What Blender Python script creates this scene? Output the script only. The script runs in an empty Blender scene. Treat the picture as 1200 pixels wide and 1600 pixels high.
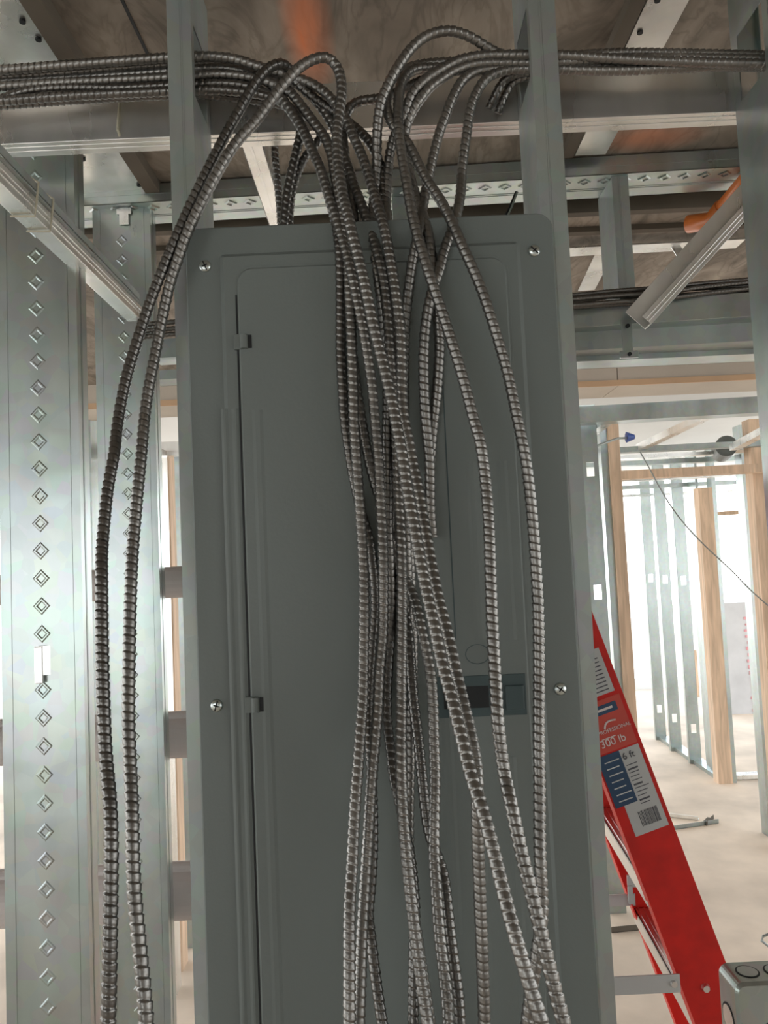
import bpy, bmesh, math, random
from mathutils import Vector, Matrix
random.seed(7)
S = bpy.context.scene
COL = S.collection

# ---------------------------------------------------------------- camera
EYE = Vector((0.0, 0.0, 1.72)); FPX = 1200.0
PITCH = math.radians(3.55); ROLL = math.radians(2.55)
_F = Vector((0, math.cos(PITCH), math.sin(PITCH)))
_R0 = Vector((1, 0, 0)); _U0 = Vector((0, -math.sin(PITCH), math.cos(PITCH)))
_R = _R0 * math.cos(ROLL) - _U0 * math.sin(ROLL)
_U = _R0 * math.sin(ROLL) + _U0 * math.cos(ROLL)
cd = bpy.data.cameras.new('camera'); cam = bpy.data.objects.new('camera', cd); COL.objects.link(cam)
cam.matrix_world = Matrix(((_R.x, _U.x, -_F.x, EYE.x), (_R.y, _U.y, -_F.y, EYE.y), (_R.z, _U.z, -_F.z, EYE.z), (0, 0, 0, 1)))
cd.sensor_width = 36.0; cd.sensor_fit = 'AUTO'; cd.lens = FPX / 1600 * 36.0
cd.clip_start = 0.02; cd.clip_end = 200
S.camera = cam

# ---------------------------------------------------------------- light
w = bpy.data.worlds.new('overcast_sky'); S.world = w; w.use_nodes = True
nt = w.node_tree; bg = nt.nodes['Background']
tc = nt.nodes.new('ShaderNodeTexCoord'); sx = nt.nodes.new('ShaderNodeSeparateXYZ'); cr = nt.nodes.new('ShaderNodeValToRGB')
nt.links.new(tc.outputs['Generated'], sx.inputs[0]); nt.links.new(sx.outputs['Z'], cr.inputs[0]); nt.links.new(cr.outputs[0], bg.inputs['Color'])
cr.color_ramp.elements[0].position = 0.0; cr.color_ramp.elements[0].color = (0.98, 1.0, 1.0, 1)
cr.color_ramp.elements[1].position = 0.6; cr.color_ramp.elements[1].color = (0.75, 0.86, 1.0, 1)
bg.inputs['Strength'].default_value = 3.6

def area(name, loc, size, power, rot, col=(1, 1, 1)):
    l = bpy.data.lights.new(name, 'AREA'); l.shape = 'RECTANGLE'; l.size = size[0]; l.size_y = size[1]
    l.energy = power; l.color = col
    o = bpy.data.objects.new(name, l); COL.objects.link(o); o.location = loc; o.rotation_euler = rot
    return o

S.view_settings.view_transform = 'Standard'; S.view_settings.look = 'None'
S.view_settings.exposure = 0.0; S.view_settings.gamma = 1.0; S.view_settings.use_curve_mapping = False

# ---------------------------------------------------------------- pixel -> place
def ray(px, py):
    return (_F + _R * ((px - 600) / FPX) + _U * ((800 - py) / FPX))
def P(px, py, Y):                       # the point at distance Y in front of the eye
    r = ray(px, py); return EYE + r * (Y / r.y)
def PX(px, py, X):                      # the point on the upright plane x = X
    r = ray(px, py); return EYE + r * ((X - EYE.x) / r.x)
def PZ(px, py, Z):                      # the point at height Z
    r = ray(px, py); return EYE + r * ((Z - EYE.z) / r.z)

# ---------------------------------------------------------------- materials
def newmat(name):
    m = bpy.data.materials.new(name); m.use_nodes = True
    return m, m.node_tree, m.node_tree.nodes['Principled BSDF']
def simple(name, col, rough=.5, metal=0., bump=0., bscale=60., var=0., vscale=8., spec=.5, stretch=(1, 1, 1)):
    m, nt, b = newmat(name)
    b.inputs['Roughness'].default_value = rough; b.inputs['Metallic'].default_value = metal
    b.inputs['Base Color'].default_value = (*col, 1); b.inputs['Specular IOR Level'].default_value = spec
    tc = nt.nodes.new('ShaderNodeTexCoord'); mp = nt.nodes.new('ShaderNodeMapping'); mp.inputs['Scale'].default_value = stretch
    nt.links.new(tc.outputs['Object'], mp.inputs[0])
    if var:
        n = nt.nodes.new('ShaderNodeTexNoise'); n.inputs['Scale'].default_value = vscale; n.inputs['Detail'].default_value = 5
        r = nt.nodes.new('ShaderNodeValToRGB')
        r.color_ramp.elements[0].position = .3; r.color_ramp.elements[1].position = .7
        r.color_ramp.elements[0].color = (*[c * (1 - var) for c in col], 1)
        r.color_ramp.elements[1].color = (*[min(1, c * (1 + var)) for c in col], 1)
        nt.links.new(mp.outputs[0], n.inputs['Vector']); nt.links.new(n.outputs['Fac'], r.inputs[0]); nt.links.new(r.outputs[0], b.inputs['Base Color'])
    if bump:
        n2 = nt.nodes.new('ShaderNodeTexNoise'); n2.inputs['Scale'].default_value = bscale; n2.inputs['Detail'].default_value = 3
        bp = nt.nodes.new('ShaderNodeBump'); bp.inputs['Strength'].default_value = bump; bp.inputs['Distance'].default_value = .01
        nt.links.new(mp.outputs[0], n2.inputs['Vector']); nt.links.new(n2.outputs['Fac'], bp.inputs['Height']); nt.links.new(bp.outputs[0], b.inputs['Normal'])
    return m
def galvanised(name, col=(.46, .515, .50), rough=.29, spangle=.05, metal=.9):
    m, nt, b = newmat(name)
    b.inputs['Metallic'].default_value = metal
    tc = nt.nodes.new('ShaderNodeTexCoord')
    v = nt.nodes.new('ShaderNodeTexVoronoi'); v.inputs['Scale'].default_value = 55
    n = nt.nodes.new('ShaderNodeTexNoise'); n.inputs['Scale'].default_value = 3.5; n.inputs['Detail'].default_value = 6
    mp = nt.nodes.new('ShaderNodeMapping'); mp.inputs['Scale'].default_value = (3, 3, .8)
    for q in (v,): nt.links.new(tc.outputs['Object'], q.inputs['Vector'])
    nt.links.new(tc.outputs['Object'], mp.inputs[0]); nt.links.new(mp.outputs[0], n.inputs['Vector'])
    r = nt.nodes.new('ShaderNodeValToRGB'); r.color_ramp.elements[0].position = .3; r.color_ramp.elements[1].position = .75
    r.color_ramp.elements[0].color = (*[c * .8 for c in col], 1); r.color_ramp.elements[1].color = (*[min(1, c * 1.12) for c in col], 1)
    nt.links.new(n.outputs['Fac'], r.inputs[0])
    mx = nt.nodes.new('ShaderNodeMix'); mx.data_type = 'RGBA'; mx.blend_type = 'OVERLAY'; mx.inputs[0].default_value = spangle
    nt.links.new(r.outputs[0], mx.inputs[6]); nt.links.new(v.outputs['Color'], mx.inputs[7]); nt.links.new(mx.outputs[2], b.inputs['Base Color'])
    mr = nt.nodes.new('ShaderNodeMapRange'); mr.inputs[3].default_value = rough - .07; mr.inputs[4].default_value = rough + .1
    nt.links.new(n.outputs['Fac'], mr.inputs[0]); nt.links.new(mr.outputs[0], b.inputs['Roughness'])
    n2 = nt.nodes.new('ShaderNodeTexNoise'); n2.inputs['Scale'].default_value = 9; bp = nt.nodes.new('ShaderNodeBump')
    bp.inputs['Strength'].default_value = .12; bp.inputs['Distance'].default_value = .01
    nt.links.new(tc.outputs['Object'], n2.inputs['Vector']); nt.links.new(n2.outputs['Fac'], bp.inputs['Height']); nt.links.new(bp.outputs[0], b.inputs['Normal'])
    return m
def plywood(name):
    m, nt, b = newmat(name); b.inputs['Roughness'].default_value = .85
    tc = nt.nodes.new('ShaderNodeTexCoord'); mp = nt.nodes.new('ShaderNodeMapping'); mp.inputs['Scale'].default_value = (2.2, .9, 1)
    nt.links.new(tc.outputs['Object'], mp.inputs[0])
    n = nt.nodes.new('ShaderNodeTexNoise'); n.inputs['Scale'].default_value = 3.6; n.inputs['Detail'].default_value = 8; n.inputs['Distortion'].default_value = 1.6
    r = nt.nodes.new('ShaderNodeValToRGB'); e = r.color_ramp.elements
    e[0].position = .3; e[0].color = (.15, .128, .10, 1); e[1].position = .72; e[1].color = (.42, .365, .30, 1)
    x = e.new(.5); x.color = (.28, .24, .195, 1)
    nt.links.new(mp.outputs[0], n.inputs['Vector']); nt.links.new(n.outputs['Fac'], r.inputs[0])
    wv = nt.nodes.new('ShaderNodeTexNoise'); wv.inputs['Scale'].default_value = 5; wv.inputs['Distortion'].default_value = 2.5; wv.inputs['Detail'].default_value = 4
    r2 = nt.nodes.new('ShaderNodeValToRGB'); f = r2.color_ramp.elements; f[0].position = .44; f[0].color = (1, 1, 1, 1); f[1].position = .56; f[1].color = (1, 1, 1, 1)
    q = f.new(.5); q.color = (.42, .40, .38, 1)
    nt.links.new(mp.outputs[0], wv.inputs['Vector']); nt.links.new(wv.outputs['Fac'], r2.inputs[0])
    mx = nt.nodes.new('ShaderNodeMix'); mx.data_type = 'RGBA'; mx.blend_type = 'MULTIPLY'; mx.inputs[0].default_value = .38
    nt.links.new(r.outputs[0], mx.inputs[6]); nt.links.new(r2.outputs[0], mx.inputs[7])
    last = mx.outputs[2]
    # patches of orange marking paint sprayed on the sheathing
    for (cx, cy, rx, ry, k) in ((-0.074, 0.990, .035, .16, 1.2), (0.494, 1.302, .10, .05, .8)):
        mp2 = nt.nodes.new('ShaderNodeMapping'); mp2.vector_type = 'POINT'
        mp2.inputs['Location'].default_value = (-cx / rx, -cy / ry, 0); mp2.inputs['Scale'].default_value = (1 / rx, 1 / ry, 0)
        nt.links.new(tc.outputs['Object'], mp2.inputs[0])
        ln = nt.nodes.new('ShaderNodeVectorMath'); ln.operation = 'LENGTH'; nt.links.new(mp2.outputs[0], ln.inputs[0])
        m3 = nt.nodes.new('ShaderNodeMapRange'); m3.inputs[1].default_value = 1.1; m3.inputs[2].default_value = .3; m3.inputs[3].default_value = 0; m3.inputs[4].default_value = k
        nt.links.new(ln.outputs['Value'], m3.inputs[0])
        m4 = nt.nodes.new('ShaderNodeMath'); m4.operation = 'MULTIPLY'; nt.links.new(m3.outputs[0], m4.inputs[0]); nt.links.new(n.outputs['Fac'], m4.inputs[1])
        m5 = nt.nodes.new('ShaderNodeMix'); m5.data_type = 'RGBA'; nt.links.new(m4.outputs[0], m5.inputs[0]); nt.links.new(last, m5.inputs[6])
        m5.inputs[7].default_value = (.85, .26, .10, 1); last = m5.outputs[2]
    nt.links.new(last, b.inputs['Base Color'])
    return m
def lumber(name, col=(.60, .40, .24)):
    m, nt, b = newmat(name); b.inputs['Roughness'].default_value = .7
    tc = nt.nodes.new('ShaderNodeTexCoord'); mp = nt.nodes.new('ShaderNodeMapping'); mp.inputs['Scale'].default_value = (14, 14, 1.2)
    nt.links.new(tc.outputs['Object'], mp.inputs[0])
    n = nt.nodes.new('ShaderNodeTexNoise'); n.inputs['Scale'].default_value = 2.5; n.inputs['Detail'].default_value = 6; n.inputs['Distortion'].default_value = .8
    r = nt.nodes.new('ShaderNodeValToRGB'); r.color_ramp.elements[0].position = .3; r.color_ramp.elements[1].position = .7
    r.color_ramp.elements[0].color = (*[c * .72 for c in col], 1); r.color_ramp.elements[1].color = (*[min(1, c * 1.15) for c in col], 1)
    nt.links.new(mp.outputs[0], n.inputs['Vector']); nt.links.new(n.outputs['Fac'], r.inputs[0]); nt.links.new(r.outputs[0], b.inputs['Base Color'])
    return m
M = dict(
    galv=galvanised('galvanised_steel'),
    galv_dull=galvanised('dull_galvanised_steel', (.35, .385, .365), .48, metal=.6),
    galv_lit=galvanised('lit_galvanised_steel', (.90, .90, .87), .27),  # paler copy of the steel: mirrored floor light put into its base colour
    cable=simple('steel_armour', (.25, .243, .228), .38, .95, var=.14, vscale=30),
    cable_dark=simple('dark_steel_armour', (.17, .165, .155), .33, .97, var=.14, vscale=30),
    paint=simple('grey_enamel', (.155, .178, .169), .5, 0., bump=.03, bscale=300, var=.03, vscale=2, spec=.4),
    paint_teal=simple('latch_plastic', (.045, .072, .075), .4),
    black=simple('black', (.004, .006, .007), .6),
    zinc=simple('zinc_screw', (.62, .68, .66), .28, 1.0),
    ply=plywood('sheathing'),
    wood=lumber('pine_lumber', (.68, .49, .34)),
    wood_dark=simple('dark_joist', (.12, .10, .075), .9, var=.25, vscale=4),
    lvl=simple('engineered_beam', (.55, .49, .41), .7, var=.08, vscale=3),
    lvl_edge=simple('beam_edge', (.62, .42, .26), .7, var=.1, vscale=3),
    floor=simple('dusty_concrete', (.68, .57, .46), .85, var=.22, vscale=2.2, bump=.2, bscale=8),
    white=simple('white_board', (.80, .82, .82), .7, var=.04, vscale=2),
    concrete=simple('pale_concrete', (.62, .62, .63), .8, var=.1, vscale=4),
    pvc=simple('pale_plastic', (.60, .55, .53), .45, var=.05, vscale=3),
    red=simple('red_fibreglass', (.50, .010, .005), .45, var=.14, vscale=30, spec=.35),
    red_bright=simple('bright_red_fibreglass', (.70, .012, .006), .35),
    alu=simple('aluminium', (.78, .77, .76), .28, 1.0),
    alu_dull=simple('dull_aluminium', (.50, .51, .51), .5, .7),
    lab_red=simple('orange_red_label', (.48, .055, .035), .5),
    lab_white=simple('white_label', (.42, .42, .41), .5),
    lab_blue=simple('navy_label', (.012, .045, .10), .4),
    ink=simple('label_ink', (.06, .06, .07), .6),
    ink_w=simple('white_ink', (.60, .52, .50), .6),
    orange=simple('orange_pipe', (.62, .17, .035), .35),
    blue=simple('blue_plastic', (.02, .06, .25), .4),
    tie=simple('pale_tie_wire', (.50, .47, .36), .5),
    duct=simple('duct_grey', (.10, .11, .10), .5),
    pink=simple('pink_paint', (.75, .35, .38), .7),
)

# ---------------------------------------------------------------- builders
def tag(o, label=None, cat=None, group=None, kind=None):
    if label: o['label'] = label
    if cat: o['category'] = cat
    if group: o['group'] = group
    if kind: o['kind'] = kind
    return o
def empty(name, loc, label, cat, group=None):
    o = bpy.data.objects.new(name, None); COL.objects.link(o); o.location = loc; o.empty_display_size = .05
    return tag(o, label, cat, group)
def mk(name, bm, mat, parent=None, base=None, smooth=False, bevel=0.):
    """world-space bmesh -> one object whose origin is at base (or at its parent's place)"""
    if parent is not None:
        base = Vector((0, 0, 0)); q = parent
        while q is not None: base += q.location; q = q.parent
    elif base is None:
        base = Vector((0, 0, 0))
        if len(bm.verts):
            xs = [v.co for v in bm.verts]
            base = Vector(((min(v.x for v in xs) + max(v.x for v in xs)) / 2, (min(v.y for v in xs) + max(v.y for v in xs)) / 2, min(v.z for v in xs)))
    bmesh.ops.recalc_face_normals(bm, faces=bm.faces)
    for v in bm.verts: v.co -= base
    me = bpy.data.meshes.new(name); bm.to_mesh(me); bm.free(); me.materials.append(mat)
    o = bpy.data.objects.new(name, me); COL.objects.link(o)
    if parent is not None: o.parent = parent
    else: o.location = base
    if smooth:
        for p in me.polygons: p.use_smooth = True
    if bevel:
        md = o.modifiers.new('bevel', 'BEVEL'); md.width = bevel; md.segments = 2; md.limit_method = 'ANGLE'
    return o
def box(bm, a, b):
    x0, x1 = sorted((a[0], b[0])); y0, y1 = sorted((a[1], b[1])); z0, z1 = sorted((a[2], b[2]))
    v = [bm.verts.new(c) for c in ((x0, y0, z0), (x1, y0, z0), (x1, y1, z0), (x0, y1, z0), (x0, y0, z1), (x1, y0, z1), (x1, y1, z1), (x0, y1, z1))]
    for f in ((0, 3, 2, 1), (4, 5, 6, 7), (0, 1, 5, 4), (1, 2, 6, 5), (2, 3, 7, 6), (3, 0, 4, 7)): bm.faces.new([v[i] for i in f])
    return v
def obox(bm, mat4, a, b):
    v = box(bm, a, b)
    for q in v: q.co = mat4 @ q.co
def frame(o, ax, up):
    """local x along ax, z near up, y = z cross x"""
    x = ax.normalized(); y = up.cross(x).normalized(); z = x.cross(y)
    return Matrix(((x.x, y.x, z.x, o.x), (x.y, y.y, z.y, o.y), (x.z, y.z, z.z, o.z), (0, 0, 0, 1)))
def cyl(bm, a, b, r, n=16, r2=None):
    a = Vector(a); b = Vector(b); d = (b - a).normalized(); s = d.orthogonal().normalized(); t = d.cross(s); r2 = r if r2 is None else r2
    A = [bm.verts.new(a + (s * math.cos(2 * math.pi * k / n) + t * math.sin(2 * math.pi * k / n)) * r) for k in range(n)]
    B = [bm.verts.new(b + (s * math.cos(2 * math.pi * k / n) + t * math.sin(2 * math.pi * k / n)) * r2) for k in range(n)]
    for k in range(n): bm.faces.new((A[k], A[(k + 1) % n], B[(k + 1) % n], B[k]))
    bm.faces.new(A[::-1]); bm.faces.new(B)
def tube(bm, pts, r, n=8):
    prev = None; pts = [Vector(p) for p in pts]; s = None
    for i, p in enumerate(pts):
        d = (pts[min(i + 1, len(pts) - 1)] - pts[max(i - 1, 0)]).normalized()
        s = d.orthogonal().normalized() if s is None else (s - d * s.dot(d)).normalized(); t = d.cross(s)
        R = [bm.verts.new(p + (s * math.cos(2 * math.pi * k / n) + t * math.sin(2 * math.pi * k / n)) * r) for k in range(n)]
        if prev:
            for k in range(n): bm.faces.new((prev[k], prev[(k + 1) % n], R[(k + 1) % n], R[k]))
        else: bm.faces.new(R[::-1])
        prev = R
    bm.faces.new(prev)
def catmull(pts, step):
    """even resampling of a centripetal Catmull-Rom curve"""
    pts = [Vector(p) for p in pts]; pts = [pts[0] * 2 - pts[1]] + pts + [pts[-1] * 2 - pts[-2]]; out = []
    for i in range(1, len(pts) - 2):
        p0, p1, p2, p3 = pts[i - 1:i + 3]
        t0 = 0; t1 = t0 + max(1e-5, (p1 - p0).length) ** .5; t2 = t1 + max(1e-5, (p2 - p1).length) ** .5; t3 = t2 + max(1e-5, (p3 - p2).length) ** .5
        N = 12
        for k in range(N):
            t = t1 + (t2 - t1) * k / N
            a1 = p0 * ((t1 - t) / (t1 - t0)) + p1 * ((t - t0) / (t1 - t0)); a2 = p1 * ((t2 - t) / (t2 - t1)) + p2 * ((t - t1) / (t2 - t1)); a3 = p2 * ((t3 - t) / (t3 - t2)) + p3 * ((t - t2) / (t3 - t2))
            b1 = a1 * ((t2 - t) / (t2 - t0)) + a2 * ((t - t0) / (t2 - t0)); b2 = a2 * ((t3 - t) / (t3 - t1)) + a3 * ((t - t1) / (t3 - t1))
            out.append(b1 * ((t2 - t) / (t2 - t1)) + b2 * ((t - t1) / (t2 - t1)))
    out.append(pts[-2])
    for _ in range(36):
        out = [out[0]] + [(out[i - 1] + out[i] * 2 + out[i + 1]) / 4 for i in range(1, len(out) - 1)] + [out[-1]]
    res = [out[0]]; acc = 0.
    for a, b in zip(out, out[1:]):
        L = (b - a).length
        while acc + L >= step:
            t = (step - acc) / L; a = a.lerp(b, t); res.append(a.copy()); L = (b - a).length; acc = 0.
        acc += L
    return res
def armour(name, pts3, mat, dia=.0124, pitch=.0078, per=8, n=14, depth=1.):
    """flexible steel armour: a helical ridged tube swept on a curve"""
    c = catmull(pts3, pitch / per); verts = []; faces = []; s = None; R = dia / 2; base = c[0].copy()
    jit = random.random()
    for i, p in enumerate(c):
        d = (c[min(i + 1, len(c) - 1)] - c[max(i - 1, 0)]).normalized()
        s = d.orthogonal().normalized() if s is None else (s - d * s.dot(d)).normalized(); t = d.cross(s)
        for k in range(n):
            u = (i / per + k / n + jit) % 1.0
            if u < .16: f = .80
            elif u < .30: f = .80 + .11 * (u - .16) / .14
            elif u < .80: f = .91 + .04 * (u - .30) / .5
            else: f = 1.0
            rr = R * f
            a = 2 * math.pi * k / n
            verts.append(p - base + (s * math.cos(a) + t * math.sin(a)) * rr)
        if i:
            o = (i - 1) * n
            for k in range(n): faces.append((o + k, o + (k + 1) % n, o + n + (k + 1) % n, o + n + k))
    faces.append(tuple(range(n))[::-1]); L = (len(c) - 1) * n; faces.append(tuple(range(L, L + n)))
    me = bpy.data.meshes.new(name); me.from_pydata([tuple(v) for v in verts], [], faces); me.materials.append(mat)
    me.polygons.foreach_set('use_smooth', [True] * len(me.polygons)); me.update()
    o = bpy.data.objects.new(name, me); COL.objects.link(o); o.location = base
    return o
def sheet(bm, mat4, u0, u1, v0, v1, t, holes=()):
    """flat sheet in local x(u) / z(v), thickness t along local y, with rectangular holes (ua,ub,va,vb)"""
    us = sorted({u0, u1, *[min(max(h[i], u0), u1) for h in holes for i in (0, 1)]}); vs = sorted({v0, v1, *[min(max(h[i], v0), v1) for h in holes for i in (2, 3)]})
    for a, b in zip(us, us[1:]):
        for c, d in zip(vs, vs[1:]):
            mu, mv = (a + b) / 2, (c + d) / 2
            if any(h[0] < mu < h[1] and h[2] < mv < h[3] for h in holes): continue
            obox(bm, mat4, (a, 0, c), (b, t, d))
def diamond(bm, mat4, u, v, s, h=.0007, out=-1):
    rings = []
    for (k, e) in ((1.0, 0), (.80, h), (.62, h), (.42, 0)):
        rings.append([bm.verts.new(mat4 @ Vector((u + dx * s * k, out * e, v + dz * s * k * 1.05))) for dx, dz in ((1, 0), (0, 1), (-1, 0), (0, -1))])
    for A, B in zip(rings, rings[1:]):
        for k in range(4): bm.faces.new((A[k], A[(k + 1) % 4], B[(k + 1) % 4], B[k]))
def channel(name, label, cat, O, ax, wdir, L, W=.092, F=.032, mat='galv', lips=True, holes=(), ribs=(), emboss=0., t=.0013, group=None, base=None, parent=None, bevel=0., lines=True):
    """steel C channel. O = corner, ax = long axis, wdir = across the web; flanges stand on the side ax x wdir points to.
    local frame: x = across web, z = along, y = flange side"""
    x = wdir.normalized(); z = ax.normalized(); y = z.cross(x)
    m4 = Matrix(((x.x, y.x, z.x, O.x), (x.y, y.y, z.y, O.y), (x.z, y.z, z.z, O.z), (0, 0, 0, 1)))
    bm = bmesh.new(); sheet(bm, m4, 0, W, 0, L, t, holes)
    obox(bm, m4, (0, t, 0), (t, F, L)); obox(bm, m4, (W - t, t, 0), (W, F, L))
    if lips:
        obox(bm, m4, (t, F - t, 0), (.009, F, L)); obox(bm, m4, (W - .009, F - t, 0), (W - t, F, L))
    if lines:   # rolled stiffening lines on the flanges
        for q in (.38, .46):
            obox(bm, m4, (-.0005, F * q, 0), (0, F * q + .0016, L)); obox(bm, m4, (W, F * q, 0), (W + .0005, F * q + .0016, L))
    for q in ribs: obox(bm, m4, (W * q - .0012, -.0007, 0), (W * q + .0012, 0, L))
    if emboss:
        v = emboss
        while v < L - emboss:
            if not any(h[2] - .015 < v < h[3] + .015 for h in holes): diamond(bm, m4, W / 2, v, .0115)
            v += emboss
    o = mk(name, bm, M[mat], parent, base, bevel=bevel)
    return tag(o, label, cat, group)
X_, Y_, Z_ = Vector((1, 0, 0)), Vector((0, 1, 0)), Vector((0, 0, 1))
CZ = EYE.z + .716      # underside of the sheathing overhead

# ================================================================ SETTING
bm = bmesh.new(); box(bm, (-14, -9, -.12), (16, 24, 0)); tag(mk('floor', bm, M['floor'], base=Vector((0, 0, 0))), kind='structure')
bm = bmesh.new(); box(bm, (-5.0, -5.5, CZ), (6.0, 3.3, CZ + .03)); tag(mk('ceiling', bm, M['ply'], base=Vector((0, 0, CZ))), kind='structure')
bm = bmesh.new(); box(bm, (-5.0, 3.3, CZ + .10), (6.0, 8.6, CZ + .13)); tag(mk('ceiling_far', bm, M['white']), kind='structure')
bm = bmesh.new()                                                             # open joints between the sheets of sheathing
for xx in (-.30, .92): box(bm, (xx - .002, -2.4, CZ - .0015), (xx + .002, 1.35, CZ))
tag(mk('trim_1', bm, M['black']), kind='structure')

bm = bmesh.new(); box(bm, (-1.7, -5.6, 0), (6.0, -5.5, CZ)); tag(mk('wall_back_added', bm, M['white']), kind='structure')  # unseen wall added behind the camera to cut light from behind
bm = bmesh.new(); box(bm, (-5.0, -5.6, 0), (-4.9, -2.2, CZ)); tag(mk('wall_left_added', bm, M['white']), kind='structure')  # unseen side wall, added behind the camera to hold back light too

# ================================================================ PANEL WALL
YP = .85
TOPZ = CZ
def px_x(px, py, Y): return P(px, py, Y).x
# studs either side of the electrical panel
bz = P(320, 120, .9).z                       # height of the cable run through the studs
hole = lambda: (( .012, .075, bz - .045, bz + .042),)
XL0 = px_x(279, 700, .855); XL1 = px_x(318, 700, .855)
XR0 = px_x(866, 700, .855); XR1 = px_x(909, 700, .855)
# left stud: web on the right hand side (facing the bay)
channel('metal_stud', 'galvanised steel stud along the left edge of the grey electrical panel', 'metal stud',
        Vector((XL1, .855, 0)), Z_, Y_, CZ, W=.092, F=XL1 - XL0, mat='galv_dull', holes=hole(), base=Vector((XL1, .9, 0)))
# right stud: open side would face right; web faces the bay as well
o = channel('metal_stud', 'galvanised steel stud along the right edge of the grey electrical panel', 'metal stud',
        Vector((XR0, .855 + .092, 0)), Z_, -Y_, CZ, W=.092, F=XR1 - XR0, mat='galv_dull', holes=((.092 - .075, .080, bz - .04, bz + .045),), base=Vector((XR0, .9, 0)))
# stud at the right border of the view
XF0 = px_x(1189, 700, .952)
channel('metal_stud', 'galvanised steel stud at the right border carrying the junction box', 'metal stud',
        Vector((XF0, .86 + .092, 0)), Z_, -Y_, CZ, W=.092, F=.035, mat='galv', holes=((.092 - .075, .080, bz - .04, bz + .045),), base=Vector((XF0, .9, 0)))
# backing track that runs across behind the studs, just below the cable run
ZB = P(600, 199, .95).z
bm = bmesh.new()
xa, xb = px_x(-60, 220, .95), px_x(1260, 170, .95)
box(bm, (xa, .950, ZB), (xb, .9515, ZB + .062)); box(bm, (xa, .9515, ZB), (xb, .982, ZB + .0015))
box(bm, (xa, .958, ZB - .0008), (xb, .960, ZB)); box(bm, (xa, .968, ZB - .0008), (xb, .970, ZB)); box(bm, (xa, .9515, ZB + .0605), (xb, .982, ZB + .062))
tag(mk('backing_track', bm, M['galv_lit'], bevel=.0006), 'long horizontal steel track crossing behind the panel studs under the armoured cables', 'steel track')
# short track running back from it
pa = P(392, 216, .985)
bm = bmesh.new(); xq = pa.x; zq = ZB + .004
box(bm, (xq - .013, .985, zq), (xq + .015, 1.36, zq + .0015)); box(bm, (xq - .013, .985, zq), (xq - .0115, 1.36, zq + .04)); box(bm, (xq + .0135, .985, zq), (xq + .015, 1.36, zq + .04))
box(bm, (xq - .002, .985, zq - .0008), (xq + .001, 1.36, zq))
tag(mk('cross_track', bm, M['galv_lit'], bevel=.0005), 'short bright steel track running back from the long track above the panel', 'steel track')

# ================================================================ LEFT WALL (runs away from the viewer)
XW1 = P(122, 700, 1.02).x - .0; Wd = .108
def left_stud(Yq, xr, label, holes=()):
    return channel('metal_stud', label, 'metal stud', Vector((xr - Wd, Yq, 0)), Z_, X_, CZ - .018, W=Wd, F=.034, mat='galv', holes=holes, ribs=(.12, .88), emboss=.0365, base=Vector((xr - Wd / 2, Yq, 0)))
# z.cross(x)=y so flanges stand away from the viewer
z_tab = P(62, 1036, 1.02).z
s1 = left_stud(1.02, P(126, 800, 1.02).x, 'wide steel stud with embossed diamonds at the left border of the photo', holes=((Wd / 2 - .010, Wd / 2 + .010, z_tab - .016, z_tab + .022),))
bm = bmesh.new(); q = P(63, 1036, 1.018)
box(bm, (q.x - .0055, 1.012, q.z - .026), (q.x + .0055, 1.016, q.z + .022))
mk('knockout_tab', bm, M['galv_lit'], s1, bevel=.001)
q2 = P(195, 318, 1.40); q3 = P(195, 338, 1.40); xr2 = P(244, 700, 1.40).x; ux = q2.x - (xr2 - Wd)
s2 = left_stud(1.40, xr2, 'wide steel stud with embossed diamonds behind the two hanging cables', holes=((ux - .013, ux + .013, q2.z - .012, q2.z + .008), (ux - .007, ux + .007, q3.z - .014, q3.z + .0)))
bm = bmesh.new(); box(bm, (q3.x - .0085, 1.394, q3.z - .018), (q3.x + .0085, 1.398, q3.z + .002)); box(bm, (q3.x - .0135, 1.394, q3.z + .002), (q3.x + .0135, 1.398, q3.z + .012)); mk('knockout_tab', bm, M['galv_lit'], s2)
s3 = left_stud(2.35, P(262, 700, 2.35).x - .03, 'distant steel stud behind the wide studs at the left')
# its ceiling track
xt = PZ(28, 0, CZ - .02).x
bm = bmesh.new(); box(bm, (xt - .125, .0, CZ - .014), (xt, 1.46, CZ - .0125)); box(bm, (xt - .0015, .0, CZ - .014), (xt, 1.46, CZ)); box(bm, (xt - .125, 0, CZ - .014), (xt - .1235, 1.46, CZ))
tr = tag(mk('ceiling_track', bm, M['galv_lit']), 'bright steel track under the sheathing at the upper left corner', 'steel track')
for (a, b) in ((35, 32), (170, 228), (130, 248), (217, 288), (60, 60)):
    q = PZ(a, b, CZ - .0145); bm = bmesh.new(); cyl(bm, (q.x, q.y, q.z - .003), (q.x, q.y, q.z), .004, 12); mk('screw', bm, M['black'], tr)
bm = bmesh.new(); box(bm, (xt + .002, .0, CZ - .022), (xt + .028, 1.42, CZ)); tag(mk('dark_strip', bm, M['wood_dark']), 'narrow dark strip beside the ceiling track at the upper left', 'batten')  # narrow dark strip along the right edge of the track
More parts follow.
